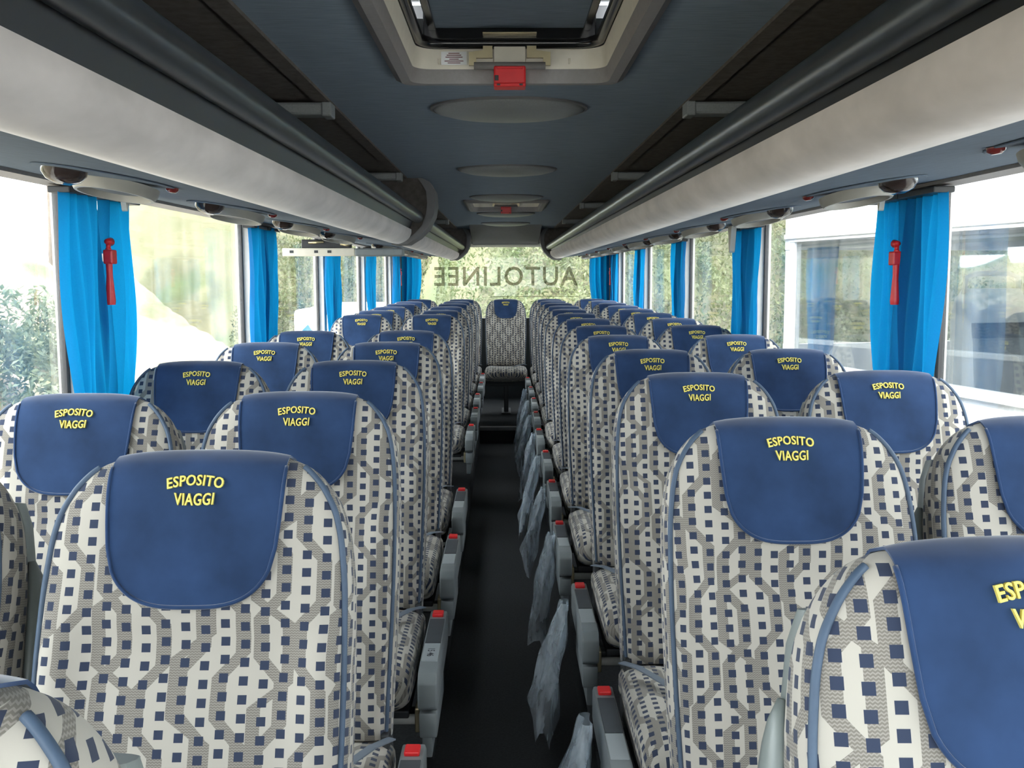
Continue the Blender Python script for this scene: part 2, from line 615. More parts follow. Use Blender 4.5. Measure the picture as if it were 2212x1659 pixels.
xs = [p.x for p in tv]; yy = [p.y for p in tv]
xm0, xm1, ym0, ym1 = min(xs), max(xs), min(yy), max(yy)
tw, th = 1.58, 0.212
vv = []
for p in tv:
    q = (p.x - xm0) / (xm1 - xm0) - 0.5
    r_ = (p.y - ym0) / (ym1 - ym0)
    vv.append((-q * tw + 0.005, REAR + 0.0235, EYE - 0.116 + r_ * th - 0.0 + 0.02 * (1 - 4 * q * q) * 0))
b.add(vv, tf)
b.obj('lettering', 'grey_letter', rw)['label'] = 'grey reversed lettering on the rear window'

# front bulkhead with the open windscreen behind the camera
b = MB()
b.box((-1.24, FRONT - 0.06, -0.05), (1.24, FRONT, 0.75))
b.box((-1.24, FRONT - 0.06, CEIL - 0.05), (1.24, FRONT, CEIL + 0.13))
struct(b.obj('wall_front', 'wall'))
n_win += 1
b = MB()
b.box((-1.2, FRONT - 0.035, 0.75), (1.2, FRONT - 0.03, CEIL - 0.05))
struct(b.obj('window_%d' % n_win, 'glass'))

# ------------------------------------------------------------------ luggage racks
def rack(side, y0, y1, label):
    s = side
    root = tag(empty('luggage_rack', (0, y0, EYE)), label, 'luggage rack', 'luggage racks under the ceiling')
    L = y1 - y0
    def X(pr):
        pr = [(s * x, z) for x, z in pr]
        return pr if s > 0 else pr[::-1]
    def cvx(pts, k=5):
        out = []
        for i in range(len(pts) - 1):
            p0 = pts[max(i - 1, 0)]; p1 = pts[i]; p2 = pts[i + 1]; p3 = pts[min(i + 2, len(pts) - 1)]
            for j in range(k):
                t = j / k
                out.append(tuple(0.5 * (2 * p1[a] + (p2[a] - p0[a]) * t + (2 * p0[a] - 5 * p1[a] + 4 * p2[a] - p3[a]) * t * t + (3 * p1[a] - p0[a] - 3 * p2[a] + p3[a]) * t ** 3) for a in (0, 1)))
        out.append(pts[-1])
        return out
    lw = 0.018 if s < 0 else 0.0
    pts = cvx([(0.560 + lw * 0.5, 0.169 - lw * 0.5), (0.505 + lw, 0.166 - lw * 0.7), (0.464 + lw, 0.185 - lw * 0.7), (0.446 + lw, 0.211 - lw * 0.7), (0.444 + lw, 0.235 - lw * 0.7)])
    m = MB().prism(X(pts + [(0.478 + lw, 0.235 - lw * 0.7), (0.490, 0.210), (0.560, 0.192)]), 'y', 0, L).mesh('front_panel', 'suede')
    auto_smooth(m, 40)
    link('front_panel', m, root)
    m = MB().tube([(s * 0.432, 0, 0.281), (s * 0.432, L, 0.281)], 0.029, 20).mesh('rail', 'rail')
    auto_smooth(m, 40)
    link('rail', m, root)
    MB().prism(X([(0.458 + lw, 0.205), (0.492 + lw, 0.205), (0.492, 0.285), (0.447, 0.285)]), 'y', 0, L).obj('rail_gap_shade', 'black', root)  # black filler under the rail, painting the shade of the gap above the panel
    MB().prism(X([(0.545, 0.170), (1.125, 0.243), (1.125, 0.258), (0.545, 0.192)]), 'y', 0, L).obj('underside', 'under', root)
    MB().prism(X([(0.47, 0.210), (1.15, 0.275), (1.15, 0.285), (0.47, 0.222)]), 'y', 0, L).obj('shelf', 'rack_dark', root)
    MB().prism(X([(0.492, 0.47), (0.93, 0.47), (1.155, 0.40), (1.155, 0.42), (0.93, 0.49), (0.492, 0.49)]), 'y', 0, L).obj('lining', 'rack_dark', root)
    MB().prism(X([(0.480, 0.462), (0.520, 0.462), (0.524, 0.470), (0.480, 0.470)]), 'y', 0, L).obj('edge_trim', 'rack_dark', root)
    MB().prism(X([(1.112, 0.232), (1.165, 0.228), (1.168, 0.25), (1.112, 0.252)]), 'y', 0, L).obj('window_trim', 'hatch_grey', root)
    for by in (0.95, 2.80, 4.66, 6.60, 8.55):
        if y0 + 0.1 < by < y1 - 0.1:
            k = MB()
            xa, xb = sorted((s * 0.478, s * 1.0))
            k.box((xa, by - y0 - 0.03, 0.428), (xb, by - y0 + 0.03, 0.4615), 0.007)
            xa, xb = sorted((s * 0.474, s * 0.500))
            k.box((xa, by - y0 - 0.035, 0.424), (xb, by - y0 + 0.035, 0.4618), 0.004)
            k.obj('bracket', 'lamp_grey', root)
    return root

def end_cap(side, y0, y1, label):
    s = side
    root = tag(empty('rack_end_cap', (0, y0, EYE)), label, 'end cap', 'curved end caps closing the luggage racks')
    outer = [(0.408, 0.468), (0.372, 0.450), (0.350, 0.410), (0.345, 0.350), (0.355, 0.290), (0.385, 0.230), (0.430, 0.185), (0.485, 0.152), (0.56, 0.150)]
    inner = [(0.56, 0.160), (0.495, 0.168), (0.445, 0.205), (0.410, 0.245), (0.392, 0.295), (0.385, 0.350), (0.390, 0.405), (0.410, 0.440), (0.430, 0.468)]
    def sub(p):
        o = []
        for i in range(len(p) - 1):
            a, c = p[i], p[i + 1]
            o += [a, ((a[0] + c[0]) / 2, (a[1] + c[1]) / 2)]
        return o + [p[-1]]
    pr = [(s * x, z) for x, z in outer + inner]
    m = MB().prism(pr, 'y', 0, y1 - y0).mesh('fairing', 'fairing')
    auto_smooth(m, 40)
    link('fairing', m, root)
    pr = [(s * x, z) for x, z in inner[::-1]] + [(s * 0.575, 0.19), (s * 1.1, 0.262), (s * 1.1, 0.44), (s * 0.95, 0.465)]
    MB().prism(pr, 'y', 0.012, 0.03).obj('bulkhead', 'rack_dark', root)
    return root

rack(1, FRONT, 10.2, 'long grey suede luggage rack above the seats hung with plastic bags')
rack(-1, FRONT, 4.95, 'grey suede luggage rack from the front up to the middle door')
rack(-1, 5.22, 10.2, 'shorter grey suede luggage rack behind the middle door')
end_cap(-1, 4.96, 5.20, 'curved grey cap across the rack just before the middle door')
end_cap(-1, 10.21, 10.40, 'curved grey cap at the rear end of the door-side rack')
end_cap(1, 10.21, 10.40, 'curved grey cap at the rear end of the uninterrupted rack')

# service units (air vent, reading lamp, button) under the racks
ORD = ['first', 'second', 'third', 'fourth', 'fifth', 'sixth', 'seventh', 'eighth', 'ninth', 'tenth', 'eleventh', 'twelfth', 'thirteenth']
SIDE = {-1: 'the middle-door side', 1: 'the plastic-bag side'}
ring = MB().disc((0, 0, 0), 0.088, 0.100, [(1.0, 0.0), (0.98, -0.012), (0.90, -0.024), (0.83, -0.024), (0.76, -0.008), (0.76, 0.0)], 36).mesh('vent_ring', 'vent')
auto_smooth(ring, 50)
grl = MB().disc((0, 0, 0), 0.067, 0.076, [(1.0, 0.0), (1.0, -0.006), (0.8, -0.010), (0.3, -0.012)], 32).mesh('vent_grille', 'arm_dark')
auto_smooth(grl, 50)
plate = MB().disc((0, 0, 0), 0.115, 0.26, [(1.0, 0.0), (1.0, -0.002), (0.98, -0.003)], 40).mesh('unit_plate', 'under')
lampm = MB().disc((0, 0, 0), 0.04, 0.055, [(1.0, 0.0), (0.97, -0.010), (0.75, -0.022), (0.3, -0.030)], 28).mesh('reading_lamp', 'brown_lens')
auto_smooth(lampm, 60)
btn = MB().disc((0, 0, 0), 0.014, 0.017, [(1.0, 0.0), (0.97, -0.006), (0.6, -0.011)], 18).mesh('call_button', 'red_lens')
auto_smooth(btn, 60)
sl = math.atan2(0.073, 0.58)
for s in (-1, 1):
    y = 2.16 if s < 0 else 2.45
    ys_unit = [y - 0.97] + [y + 0.97 * k for k in range(0, 9)]
    if s < 0:
        ys_unit = [q for q in ys_unit if not 5.9 < q < 6.3]
    for k, y in enumerate(ys_unit):
        root = empty('service_unit', (s * 0.84, y, EYE + 0.170 + (0.84 - 0.545) * math.tan(sl) - 0.001), (0, -s * sl, 0))
        tag(root, 'oval air vent and lamp unit, %s under the rack on %s' % (ORD[k], SIDE[s]), 'air vent', 'overhead vent and lamp units')
        link('unit_plate', plate, root)
        link('vent_ring', ring, root, (0, 0.04, -0.011), (R(-6), 0, 0))
        link('vent_grille', grl, root, (0, 0.04, -0.013), (R(-6), 0, 0))
        link('reading_lamp', lampm, root, (s * 0.02, -0.170, -0.002))
        link('call_button', btn, root, (-s * 0.098, 0.105, 0.0))

# ------------------------------------------------------------------ ceiling lamps
lm = MB().disc((0, 0, 0), 0.215, 0.185, [(1.0, 0.0), (1.0, -0.004), (0.96, -0.011), (0.8, -0.020), (0.55, -0.026), (0.25, -0.029), (0.05, -0.030)], 56).mesh('lamp_disc', 'lamp_grey')
auto_smooth(lm, 60)
rim = MB().disc((0, 0, 0), 0.222, 0.192, [(1.0, 0.0), (1.0, -0.005), (0.965, -0.007), (0.965, 0.0)], 56).mesh('rim', 'fairing')
for k, (y, lb) in enumerate([(2.93, 'grey oval ceiling disc just behind the big near roof hatch'), (4.58, 'grey oval ceiling disc midway between the two roof hatches'),
                             (6.17, 'grey oval ceiling disc just ahead of the small far hatch'), (7.80, 'grey oval ceiling disc just behind the small far hatch'),
                             (9.25, 'grey oval ceiling disc nearest the rear window')]):
    root = tag(empty('ceiling_lamp', (0.0, y, CEIL)), lb, 'ceiling lamp', 'oval discs along the ceiling')
    link('lamp_disc', lm, root)
    link('rim', rim, root)

# ------------------------------------------------------------------ roof hatches
def rr(hx, y0, y1, r, n=6):
    out = []
    for (cx, cy_, a0) in ((hx - r, y1 - r, 0), (-hx + r, y1 - r, 90), (-hx + r, y0 + r, 180), (hx - r, y0 + r, 270)):
        for k in range(n + 1):
            a = R(a0 + 90 * k / n)
            out.append((cx + r * math.cos(a), cy_ + r * math.sin(a)))
    return out

def hatch(y0, y1, label, near):
    root = tag(empty('roof_hatch', (0, y0, CEIL)), label, 'roof hatch', 'roof hatches in the ceiling')
    L = y1 - y0
    def ringp(hx, a, c, r, z):
        return [(x, y, z) for x, y in rr(hx, a, c, r)]
    # frame ring that stands a little below the ceiling
    m = MB().loft([ringp(HW + 0.035, -0.035, L + 0.035, 0.02, -0.001), ringp(HW + 0.035, -0.035, L + 0.035, 0.02, -0.008),
                   ringp(HW + 0.018, -0.018, L + 0.018, 0.03, -0.020), ringp(HW - 0.004, 0.004, L - 0.004, 0.04, -0.020),
                   ringp(HW - 0.010, 0.010, L - 0.010, 0.045, 0.015)], False).mesh('frame', 'hatch_grey')
    auto_smooth(m, 30)
    link('frame', m, root)
    m = MB().loft([ringp(HW - 0.010, 0.010, L - 0.010, 0.045, 0.012), ringp(HW - 0.018, 0.018, L - 0.018, 0.055, 0.056)], False).mesh('inner_wall', 'cream')
    auto_smooth(m, 30)
    link('inner_wall', m, root)
    # seal: glossy tube round the top of the wall
    pts = [(x, y, 0.068) for x, y in rr(HW - 0.026, 0.026, L - 0.026, 0.06, 8)]
    m = MB().tube(pts + [pts[0]], 0.013, 10, False).mesh('seal', 'gloss_black')
    auto_smooth(m, 60)
    link('seal', m, root)
    # lid, propped a little above the seal
    k = MB()
    k.box((-HW + 0.065, 0.065, 0.098), (HW - 0.065, L - 0.045, 0.103))
    k.obj('lid_lining', 'ceiling', root)
    k = MB()
    k.box((-HW - 0.02, -0.02, 0.165), (HW + 0.02, L + 0.02, 0.19), 0.008)
    k.box((-HW + 0.045, 0.045, 0.090), (HW - 0.045, 0.065, 0.165), 0.003)
    k.box((-HW + 0.035, L - 0.045, 0.072), (HW - 0.035, L - 0.020, 0.165), 0.003)
    for sx in (-1, 1):
        xa, xb = sorted((sx * (HW - 0.047), sx * (HW - 0.065)))
        k.box((xa, 0.05, 0.092), (xb, L - 0.045, 0.165), 0.003)
    k.obj('lid', 'gloss_black', root)
    # latch bracket: stepped zinc plate, rod and red handle
    k = MB()
    yb = L - 0.024
    zt = 0.084
    out = [(-0.062, zt), (0.062, zt), (0.062, 0.050), (0.095, 0.046), (0.095, 0.016), (0.078, 0.016), (0.078, 0.033), (0.040, 0.033), (0.040, 0.064), (-0.040, 0.064), (-0.040, 0.033), (-0.078, 0.033), (-0.078, 0.016), (-0.095, 0.016), (-0.095, 0.046), (-0.062, 0.050)]
    k.prism(out, 'y', yb - 0.012, yb - 0.002)
    k.box((-0.062, yb - 0.045, zt - 0.004), (0.062, yb - 0.002, zt), 0.001)
    k.obj('bracket', 'brass', root)
    k = MB()
    k.box((-0.037, yb - 0.010, 0.012), (0.037, yb - 0.004, 0.062), 0.002)
    k.obj('latch_plate', 'cream', root)
    k = MB()
    k.tube([(-0.083, yb - 0.016, 0.014), (0.083, yb - 0.016, 0.014)], 0.0085, 12)
    k.obj('rod', 'hatch_grey', root, True)
    k = MB()
    k.box((-0.037, yb - 0.030, -0.030), (0.037, yb + 0.012, 0.012), 0.004)
    k.box((-0.037, yb - 0.034, -0.036), (0.037, yb + 0.014, -0.028), 0.002)
    k.box((-0.030, yb - 0.036, 0.004), (0.030, yb - 0.030, 0.009), 0.001)
    hd = k.obj('handle', 'red', root)
    k = MB()
    for sx in (-1, 1):
        k.box((sx * 0.026 - 0.004, yb - 0.0355, -0.034), (sx * 0.026 + 0.004, yb - 0.0335, -0.030))
    k.box((-0.035, yb - 0.0312, -0.022), (-0.026, yb - 0.0295, -0.010), 0.0005)
    k.obj('screw', 'black', hd)
    if near:
        k = MB()
        k.box((-0.160, yb + 0.002, 0.020), (-0.100, yb + 0.003, 0.050))
        lab = k.obj('sticker', 'white_paint', root)
        lab['label'] = 'small white printed sticker'
        k = MB()
        for q, wln in enumerate((0.026, 0.034, 0.040, 0.022, 0.044, 0.030)):
            z = 0.046 - q * 0.0044
            k.box((-0.130 - wln / 2, yb + 0.0012, z - 0.0008), (-0.130 + wln / 2, yb + 0.0018, z + 0.0008))
        k.obj('print', 'red_lens', lab)
        k = MB()
        for sx in (-0.165, 0.140):
            k.tube([(sx, yb + 0.006, 0.022), (sx, yb - 0.002, 0.034)], 0.0022, 6)
        k.obj('clip', 'cream', root)
    return root
hatch(*HATCH[0], 'large roof hatch with red handle and brass latch, nearest overhead', True)
hatch(*HATCH[1], 'distant roof hatch with red handle, small in the far ceiling', False)

# ------------------------------------------------------------------ seats
RECL = R(15.0)
HB = 0.70
E_TAB = [(0.0, 0.0, 0.0), (0.002, 0.060, 0.010), (0.006, 0.100, 0.018), (0.012, 0.126, 0.026), (0.022, 0.146, 0.036), (0.036, 0.162, 0.043),
         (0.056, 0.178, 0.048), (0.090, 0.195, 0.052), (0.13, 0.2035, 0.055), (0.20, 0.2095, 0.058), (0.30, 0.211, 0.060), (0.45, 0.208, 0.062), (0.60, 0.202, 0.064), (0.70, 0.198, 0.060)]
NEXP = 4.0
BACK = 1.35
def _slopes(k):
    xs = [r[0] for r in E_TAB]; ys = [r[k] for r in E_TAB]
    d = [(ys[i + 1] - ys[i]) / (xs[i + 1] - xs[i]) for i in range(len(xs) - 1)]
    m = [d[0]] + [2 * a * b / (a + b) if a * b > 0 else 0.0 for a, b in zip(d, d[1:])] + [d[-1]]
    return m
_SL = {1: _slopes(1), 2: _slopes(2)}
def wt(e):
    """half width and half thickness at distance e below the top, monotone cubic through the table"""
    for i in range(len(E_TAB) - 1):
        a, c = E_TAB[i], E_TAB[i + 1]
        if e <= c[0]:
            h = c[0] - a[0]
            t = max(0.0, (e - a[0]) / h)
            out = []
            for k in (1, 2):
                m0, m1 = _SL[k][i] * h, _SL[k][i + 1] * h
                out.append((2 * t ** 3 - 3 * t * t + 1) * a[k] + (t ** 3 - 2 * t * t + t) * m0 + (3 * t * t - 2 * t ** 3) * c[k] + (t ** 3 - t * t) * m1)
            return out[0], out[1]
    return E_TAB[-1][1], E_TAB[-1][2]
def e_top(x):
    x = abs(x)
    lo, hi = 0.0, 0.3
    for _ in range(40):
        mid = (lo + hi) / 2
        if wt(mid)[0] < x:
            lo = mid
        else:
            hi = mid
    return hi
def shape_front(x, e, w):
    q = abs(x) / max(w, 1e-4)
    d = -0.020 * sstep(0.55, 0.85, q) * (1 - sstep(0.88, 1.0, q)) * sstep(0.15, 0.32, e) * (1 - sstep(0.6, 0.72, e) * 0.4)
    d += 0.010 * sstep(0.215, 0.26, e) * (1 - sstep(0.26, 0.34, e)) * (1 - sstep(0.6, 0.9, q))
    d -= 0.016 * math.exp(-((e - 0.50) / 0.12) ** 2) * (1 - sstep(0.5, 0.9, q))
    return d
def surf(x, e, front=True):
    w, t = wt(e)
    q = min(1.0, abs(x) / max(w, 1e-5))
    y = t * (1 - q ** NEXP) ** (1 / NEXP)
    if front:
        return -y + shape_front(x, e, w)
    return y * BACK
def BR(x, yb, e):
    s_ = HB - e
    return (x, -0.18 + s_ * math.sin(RECL) + yb * math.cos(RECL), 0.43 + s_ * math.cos(RECL) - yb * math.sin(RECL))

def backrest_mesh():
    es = [0.0006, 0.002, 0.004, 0.006, 0.009, 0.012, 0.017, 0.022, 0.029, 0.036, 0.046, 0.056, 0.072, 0.090, 0.11, 0.13, 0.15, 0.175, 0.20, 0.215, 0.23, 0.25, 0.275, 0.30, 0.34, 0.39, 0.45, 0.50, 0.55, 0.60, 0.65, 0.695]
    N = 72
    v, f, uv = [], [], []
    for e in es:
        w, t = wt(e)
        arc, prev = 0, None
        ringpts = []
        for k in range(N + 1):
            a = PI / 2 + 2 * PI * k / N          # seam at the back centre
            c_, s_ = math.cos(a), math.sin(a)
            x = w * math.copysign(abs(c_) ** (2 / NEXP), c_)
            y = t * math.copysign(abs(s_) ** (2 / NEXP), s_)
            y = y + shape_front(x, e, w) if s_ < 0 else y * BACK
            ringpts.append((x, y))
        tot = [0]
        for k in range(N):
            tot.append(tot[-1] + math.dist(ringpts[k], ringpts[k + 1]))
        mid = tot[N // 2]
        for k, (x, y) in enumerate(ringpts):
            v.append(BR(x, y, e))
            uv.append((tot[k] - mid, HB - e))
    n = N + 1
    for i in range(len(es) - 1):
        for k in range(N):
            f.append((i * n + k, i * n + k + 1, (i + 1) * n + k + 1, (i + 1) * n + k))
    f.append(tuple(range(N)))
    f.append(tuple((len(es) - 1) * n + k for k in range(N)))
    return make_mesh('backrest', v, f, 'fabric', True, uv)

def piping_mesh():
    b = MB()
    for sx in (-1, 1):
        pts = []
        for i in range(72):
            e = 0.022 + (0.69 - 0.022) * (i / 71) ** 1.5
            w, t = wt(e)
            x = 0.958 * w
            pts.append(BR(sx * (x + 0.0012), surf(x, e) - 0.0008, e))
        b.tube(pts, 0.0044, 8)
    return b.mesh('piping', 'piping', True)

def cover_mesh():
    nu, nv, nb = 36, 44, 9
    v, f = [], []
    off = 0.0056
    for i in range(nu + 1):
        u = -1 + 2 * i / nu
        eb = 0.135 + 0.077 * (1 - abs(u) ** 3.2) ** (1 / 2.4)
        xt = 0.119 * u
        et = e_top(xt * 1.0)
        for j in range(nv + 1):
            t = j / nv
            k = 1 - (1 - t) ** 1.0
            e = eb + (et + 0.0004 - eb) * (1 - (1 - k) ** 1.7)
            x = u * (0.119 - 0.020 * (max(0, e) / 0.212) ** 2)
            et2 = e_top(x)
            e = max(e, et2 + 0.0003)
            ph = sstep(0.035, 0.0, e - et2) * PI / 2
            p = BR(x, surf(x, e) - off * math.cos(ph), e - off * math.sin(ph))
            v.append(p)
        for j in range(1, nb + 1):
            t = j / nb
            e = et + 0.0004 + (0.11 - et) * t ** 1.7
            ph = PI / 2 + sstep(0.0, 0.03, e - et) * PI / 2
            v.append(BR(xt, surf(xt, e, False) - off * math.cos(ph), e - off * math.sin(ph)))
    n = nv + nb + 1
    for i in range(nu):
        for j in range(n - 1):
            f.append((i * n + j, (i + 1) * n + j, (i + 1) * n + j + 1, i * n + j + 1))
    me = make_mesh('head_cover', v, f, 'navy', False)
    bm = bmesh.new()
    bm.from_mesh(me)
    bmesh.ops.solidify(bm, geom=list(bm.faces), thickness=0.003)
    bmesh.ops.recalc_face_normals(bm, faces=bm.faces)
    bm.to_mesh(me)
    bm.free()
    auto_smooth(me, 50)
    return me

def cover_hem():
    b = MB()
    pts = []
    for i in range(-30, 31):
        u = i / 30
        eb = 0.135 + 0.077 * (1 - abs(u) ** 3.2) ** (1 / 2.4) - 0.003
        x = u * (0.119 - 0.020 * (eb / 0.212) ** 2)
        pts.append((x, eb))
    side = []
    for j in range(24):
        e = 0.127 - (0.127 - 0.022) * j / 23
        side.append((0.119 - 0.020 * (e / 0.212) ** 2, e))
    path = [(-x, e) for x, e in side[::-1]] + pts + side
    b.tube([BR(x, surf(x, e) - 0.0058, e) for x, e in path], 0.0028, 6)
    return b.mesh('hem', 'navy', True)

def lettering_mesh():
    b = MB()
    for body, width, ht, e0, slope in (('ESPOSITO', 0.074, 0.0145, 0.050, 0.06), ('VIAGGI', 0.052, 0.0160, 0.0710, 0.04)):
        tv, tf = text_verts(body, 1.0, 0.0, 0.016, 1.06)
        x0, x1 = min(p.x for p in tv), max(p.x for p in tv)
        y1 = max(p.y for p in tv)
        vv = []
        for p in tv:
            q = (p.x - x0) / (x1 - x0) - 0.5
            h = p.y / y1
            x = q * width * (1 + slope * h)
            e = e0 - h * ht - 0.005 * (1 - 4 * q * q) * (1 if body == 'ESPOSITO' else -0.2) + 0.003
            vv.append((x, e))
        fr = [BR(x, surf(x, e) - 0.0100, e) for x, e in vv]
        bk = [BR(x, surf(x, e) - 0.0040, e) for x, e in vv]
        b.add(fr, tf)
        n = len(fr)
        # side walls along boundary edges
        cnt = {}
        for q in tf:
            for i in range(len(q)):
                ed = (q[i], q[(i + 1) % len(q)])
                cnt[tuple(sorted(ed))] = cnt.get(tuple(sorted(ed)), 0) + 1
        walls = [(a, c, c + n, a + n) for (a, c), k in cnt.items() if k == 1]
        base = len(b.v) - n
        b.v += bk
        b.f += [tuple(i + base for i in w) for w in walls]
    return b.mesh('lettering', 'yellow', False)

def cushion_mesh():
    N = 40
    v, f, uv = [], [], []
    prof = [(-0.655, 0.10, 0.012), (-0.652, 0.17, 0.032), (-0.640, 0.198, 0.048), (-0.615, 0.205, 0.060), (-0.56, 0.209, 0.066), (-0.45, 0.210, 0.066), (-0.33, 0.209, 0.064), (-0.24, 0.206, 0.060), (-0.20, 0.208, 0.050), (-0.185, 0.18, 0.03)]
    va = 0
    for i, (y, w, h) in enumerate(prof):
        zc = 0.392 - 0.016 * sstep(-0.55, -0.66, y)
        pts = []
        for k in range(N + 1):
            a = -PI / 2 + 2 * PI * k / N
            c_, s_ = math.cos(a), math.sin(a)
            x = w * math.copysign(abs(c_) ** 0.5, c_)
            z = h * math.copysign(abs(s_) ** 0.5, s_)
            if s_ > 0:
                z -= 0.012 * (1 - sstep(0.3, 0.8, abs(x) / w)) * sstep(-0.65, -0.5, y)
            pts.append((x, z))
        tot = [0]
        for k in range(N):
            tot.append(tot[-1] + math.dist(pts[k], pts[k + 1]))
        for k, (x, z) in enumerate(pts):
            v.append((x, y, zc + z))
            uv.append((tot[k] - tot[N // 2], y))
    n = N + 1
    for i in range(len(prof) - 1):
        for k in range(N):
            f.append((i * n + k, i * n + k + 1, (i + 1) * n + k + 1, (i + 1) * n + k))
    f.append(tuple(range(N)))
    f.append(tuple((len(prof) - 1) * n + k for k in range(N)))
    return make_mesh('cushion', v, f, 'fabric', True, uv)

def shell_mesh():
    rings = []
    for e in (0.06, 0.066, 0.10, 0.16, 0.24, 0.36, 0.5, 0.64, 0.715, 0.72):
        w, t = wt(min(e, 0.7))
        w = w * 0.965 if 0.064 < e < 0.718 else w * 0.7
        d = 0.030 if 0.064 < e < 0.718 else 0.012
        pts = []
        for k in range(28):
            a = 2 * PI * k / 28
            c_, s_ = math.cos(a), math.sin(a)
            pts.append(BR(w * math.copysign(abs(c_) ** 0.55, c_), 0.068 + d * math.copysign(abs(s_) ** 0.55, s_), e))
        rings.append(pts)
    m = MB().loft(rings).mesh('back_shell', 'shell')
    auto_smooth(m, 40)
    return m

def grab_mesh(sx):
    pts = []
    for i in range(15):
        t = i / 14
        e = 0.15 + 0.30 * t
        w, th = wt(e)
        pts.append(BR(sx * (w - 0.006 + 0.010 * math.sin(PI * t) ** 0.8), 0.060, e))
    r = [0.004 + 0.013 * math.sin(PI * min(1, max(0, i / 14))) ** 0.6 for i in range(15)]
    m = MB().tube(pts, r, 12, True, 1.7).mesh('grab_handle', 'shell', True)
    return m

def arm_meshes(sx):
    """sx = -1: armrest on the -x side of the seat"""
    xc = sx * 0.248
    def bx(m, y0, y1, z0, z1, hw, bev, dx=0.0):
        m.box((xc + dx - hw, y0, z0), (xc + dx + hw, y1, z1), bev)
    out = {}
    b = MB()
    prof = [(-0.215, 0.345), (-0.215, 0.415), (-0.235, 0.430), (-0.60, 0.430), (-0.655, 0.425), (-0.675, 0.405), (-0.675, 0.345), (-0.66, 0.335), (-0.25, 0.335)]
    bm_ = MB().prism(prof, 'x', xc - 0.023, xc + 0.023)
    me = bm_.mesh('armrest', 'arm')
    bm = bmesh.new(); bm.from_mesh(me)
    bmesh.ops.bevel(bm, geom=[e for e in bm.edges if e.calc_face_angle(0) > 0.6], offset=0.005, segments=2, profile=0.5, affect='EDGES')
    bm.to_mesh(me); bm.free()
    auto_smooth(me, 40)
    out['armrest'] = me
    b = MB(); bx(b, -0.480, -0.305, 0.4292, 0.4325, 0.0195, 0.0012); out['arm_pad'] = b.mesh('arm_pad', 'arm_dark')
    b = MB(); bx(b, -0.600, -0.485, 0.4292, 0.4318, 0.0195, 0.001); out['number_plate'] = b.mesh('number_plate', 'plate')
    b = MB(); bx(b, -0.288, -0.252, 0.4290, 0.4390, 0.0150, 0.003); out['button'] = b.mesh('button', 'red')
    b = MB(); bx(b, -0.665, -0.40, 0.268, 0.330, 0.021, 0.006); bx(b, -0.62, -0.25, 0.20, 0.33, 0.012, 0.003, -sx * 0.006)
    out['side_cover'] = b.mesh('side_cover', 'arm'); auto_smooth(out['side_cover'], 40)
    b = MB(); b.tube([(xc - sx * 0.02, -0.61, 0.300), (xc - sx * 0.20, -0.61, 0.300), (xc - sx * 0.42, -0.61, 0.300)], 0.012, 12)
    out['crossbar'] = b.mesh('crossbar', 'white_trim', True)
    b = MB(); b.box((xc - sx * 0.0275 - 0.006, -0.63, 0.275), (xc - sx * 0.0275 + 0.006, -0.58, 0.335), 0.003)
    out['bracket'] = b.mesh('bracket', 'brass')
    return out

def belt_mesh(sx):
    b = MB()
    pts = [(sx * 0.205, -0.235, 0.452), (sx * 0.175, -0.30, 0.466), (sx * 0.13, -0.38, 0.464), (sx * 0.10, -0.44, 0.460), (sx * 0.075, -0.50, 0.4575)]
    n = Vector((sx * 0.86, -0.5, 0)).normalized()
    rings = []
    for p in pts:
        p = Vector(p)
        a = n * 0.009
        rings.append([p - a, p + a, p + a + Vector((0, 0, 0.003)), p - a + Vector((0, 0, 0.003))])
    b.loft(rings)
    return b.mesh('seat_belt', 'strap')
def buckle_mesh(sx):
    b = MB()
    M4 = Matrix.Translation((sx * 0.07, -0.515, 0.463)) @ Matrix.Rotation(sx * R(25), 4, 'Z')
    b.box((-0.020, -0.026, -0.004), (0.020, 0.026, 0.004), 0.002, M4)
    return b.mesh('buckle', 'steel')

def base_mesh():
    b = MB()
    b.box((-0.20, -0.62, 0.305), (0.20, -0.17, 0.328), 0.004)
    for y in (-0.56, -0.24):
        b.box((-0.21, y - 0.02, 0.275), (0.21, y + 0.02, 0.305), 0.003)
    return b.mesh('seat_pan', 'frame_dark')
def leg_mesh():
    b = MB()
    b.box((-0.022, -0.52, 0.012), (0.022, -0.26, 0.275), 0.006)
    b.box((-0.045, -0.60, 0.0), (0.045, -0.20, 0.014), 0.004)
    return b.mesh('leg', 'frame_dark')
def hinge_mesh():
    b = MB()
    b.box((-0.008, -0.235, 0.31), (0.008, -0.15, 0.46), 0.004)
    return b.mesh('hinge', 'frame_dark')

SM = dict(backrest=backrest_mesh(), piping=piping_mesh(), head_cover=cover_mesh(), hem=cover_hem(), lettering=lettering_mesh(), cushion=cushion_mesh(),
          back_shell=shell_mesh(), seat_pan=base_mesh(), leg=leg_mesh(), hinge=hinge_mesh())
GRAB = {s: grab_mesh(s) for s in (-1, 1)}
ARM = {s: arm_meshes(s) for s in (-1, 1)}
BELT = {s: (belt_mesh(s), buckle_mesh(s)) for s in (-1, 1)}
NUMS = {}

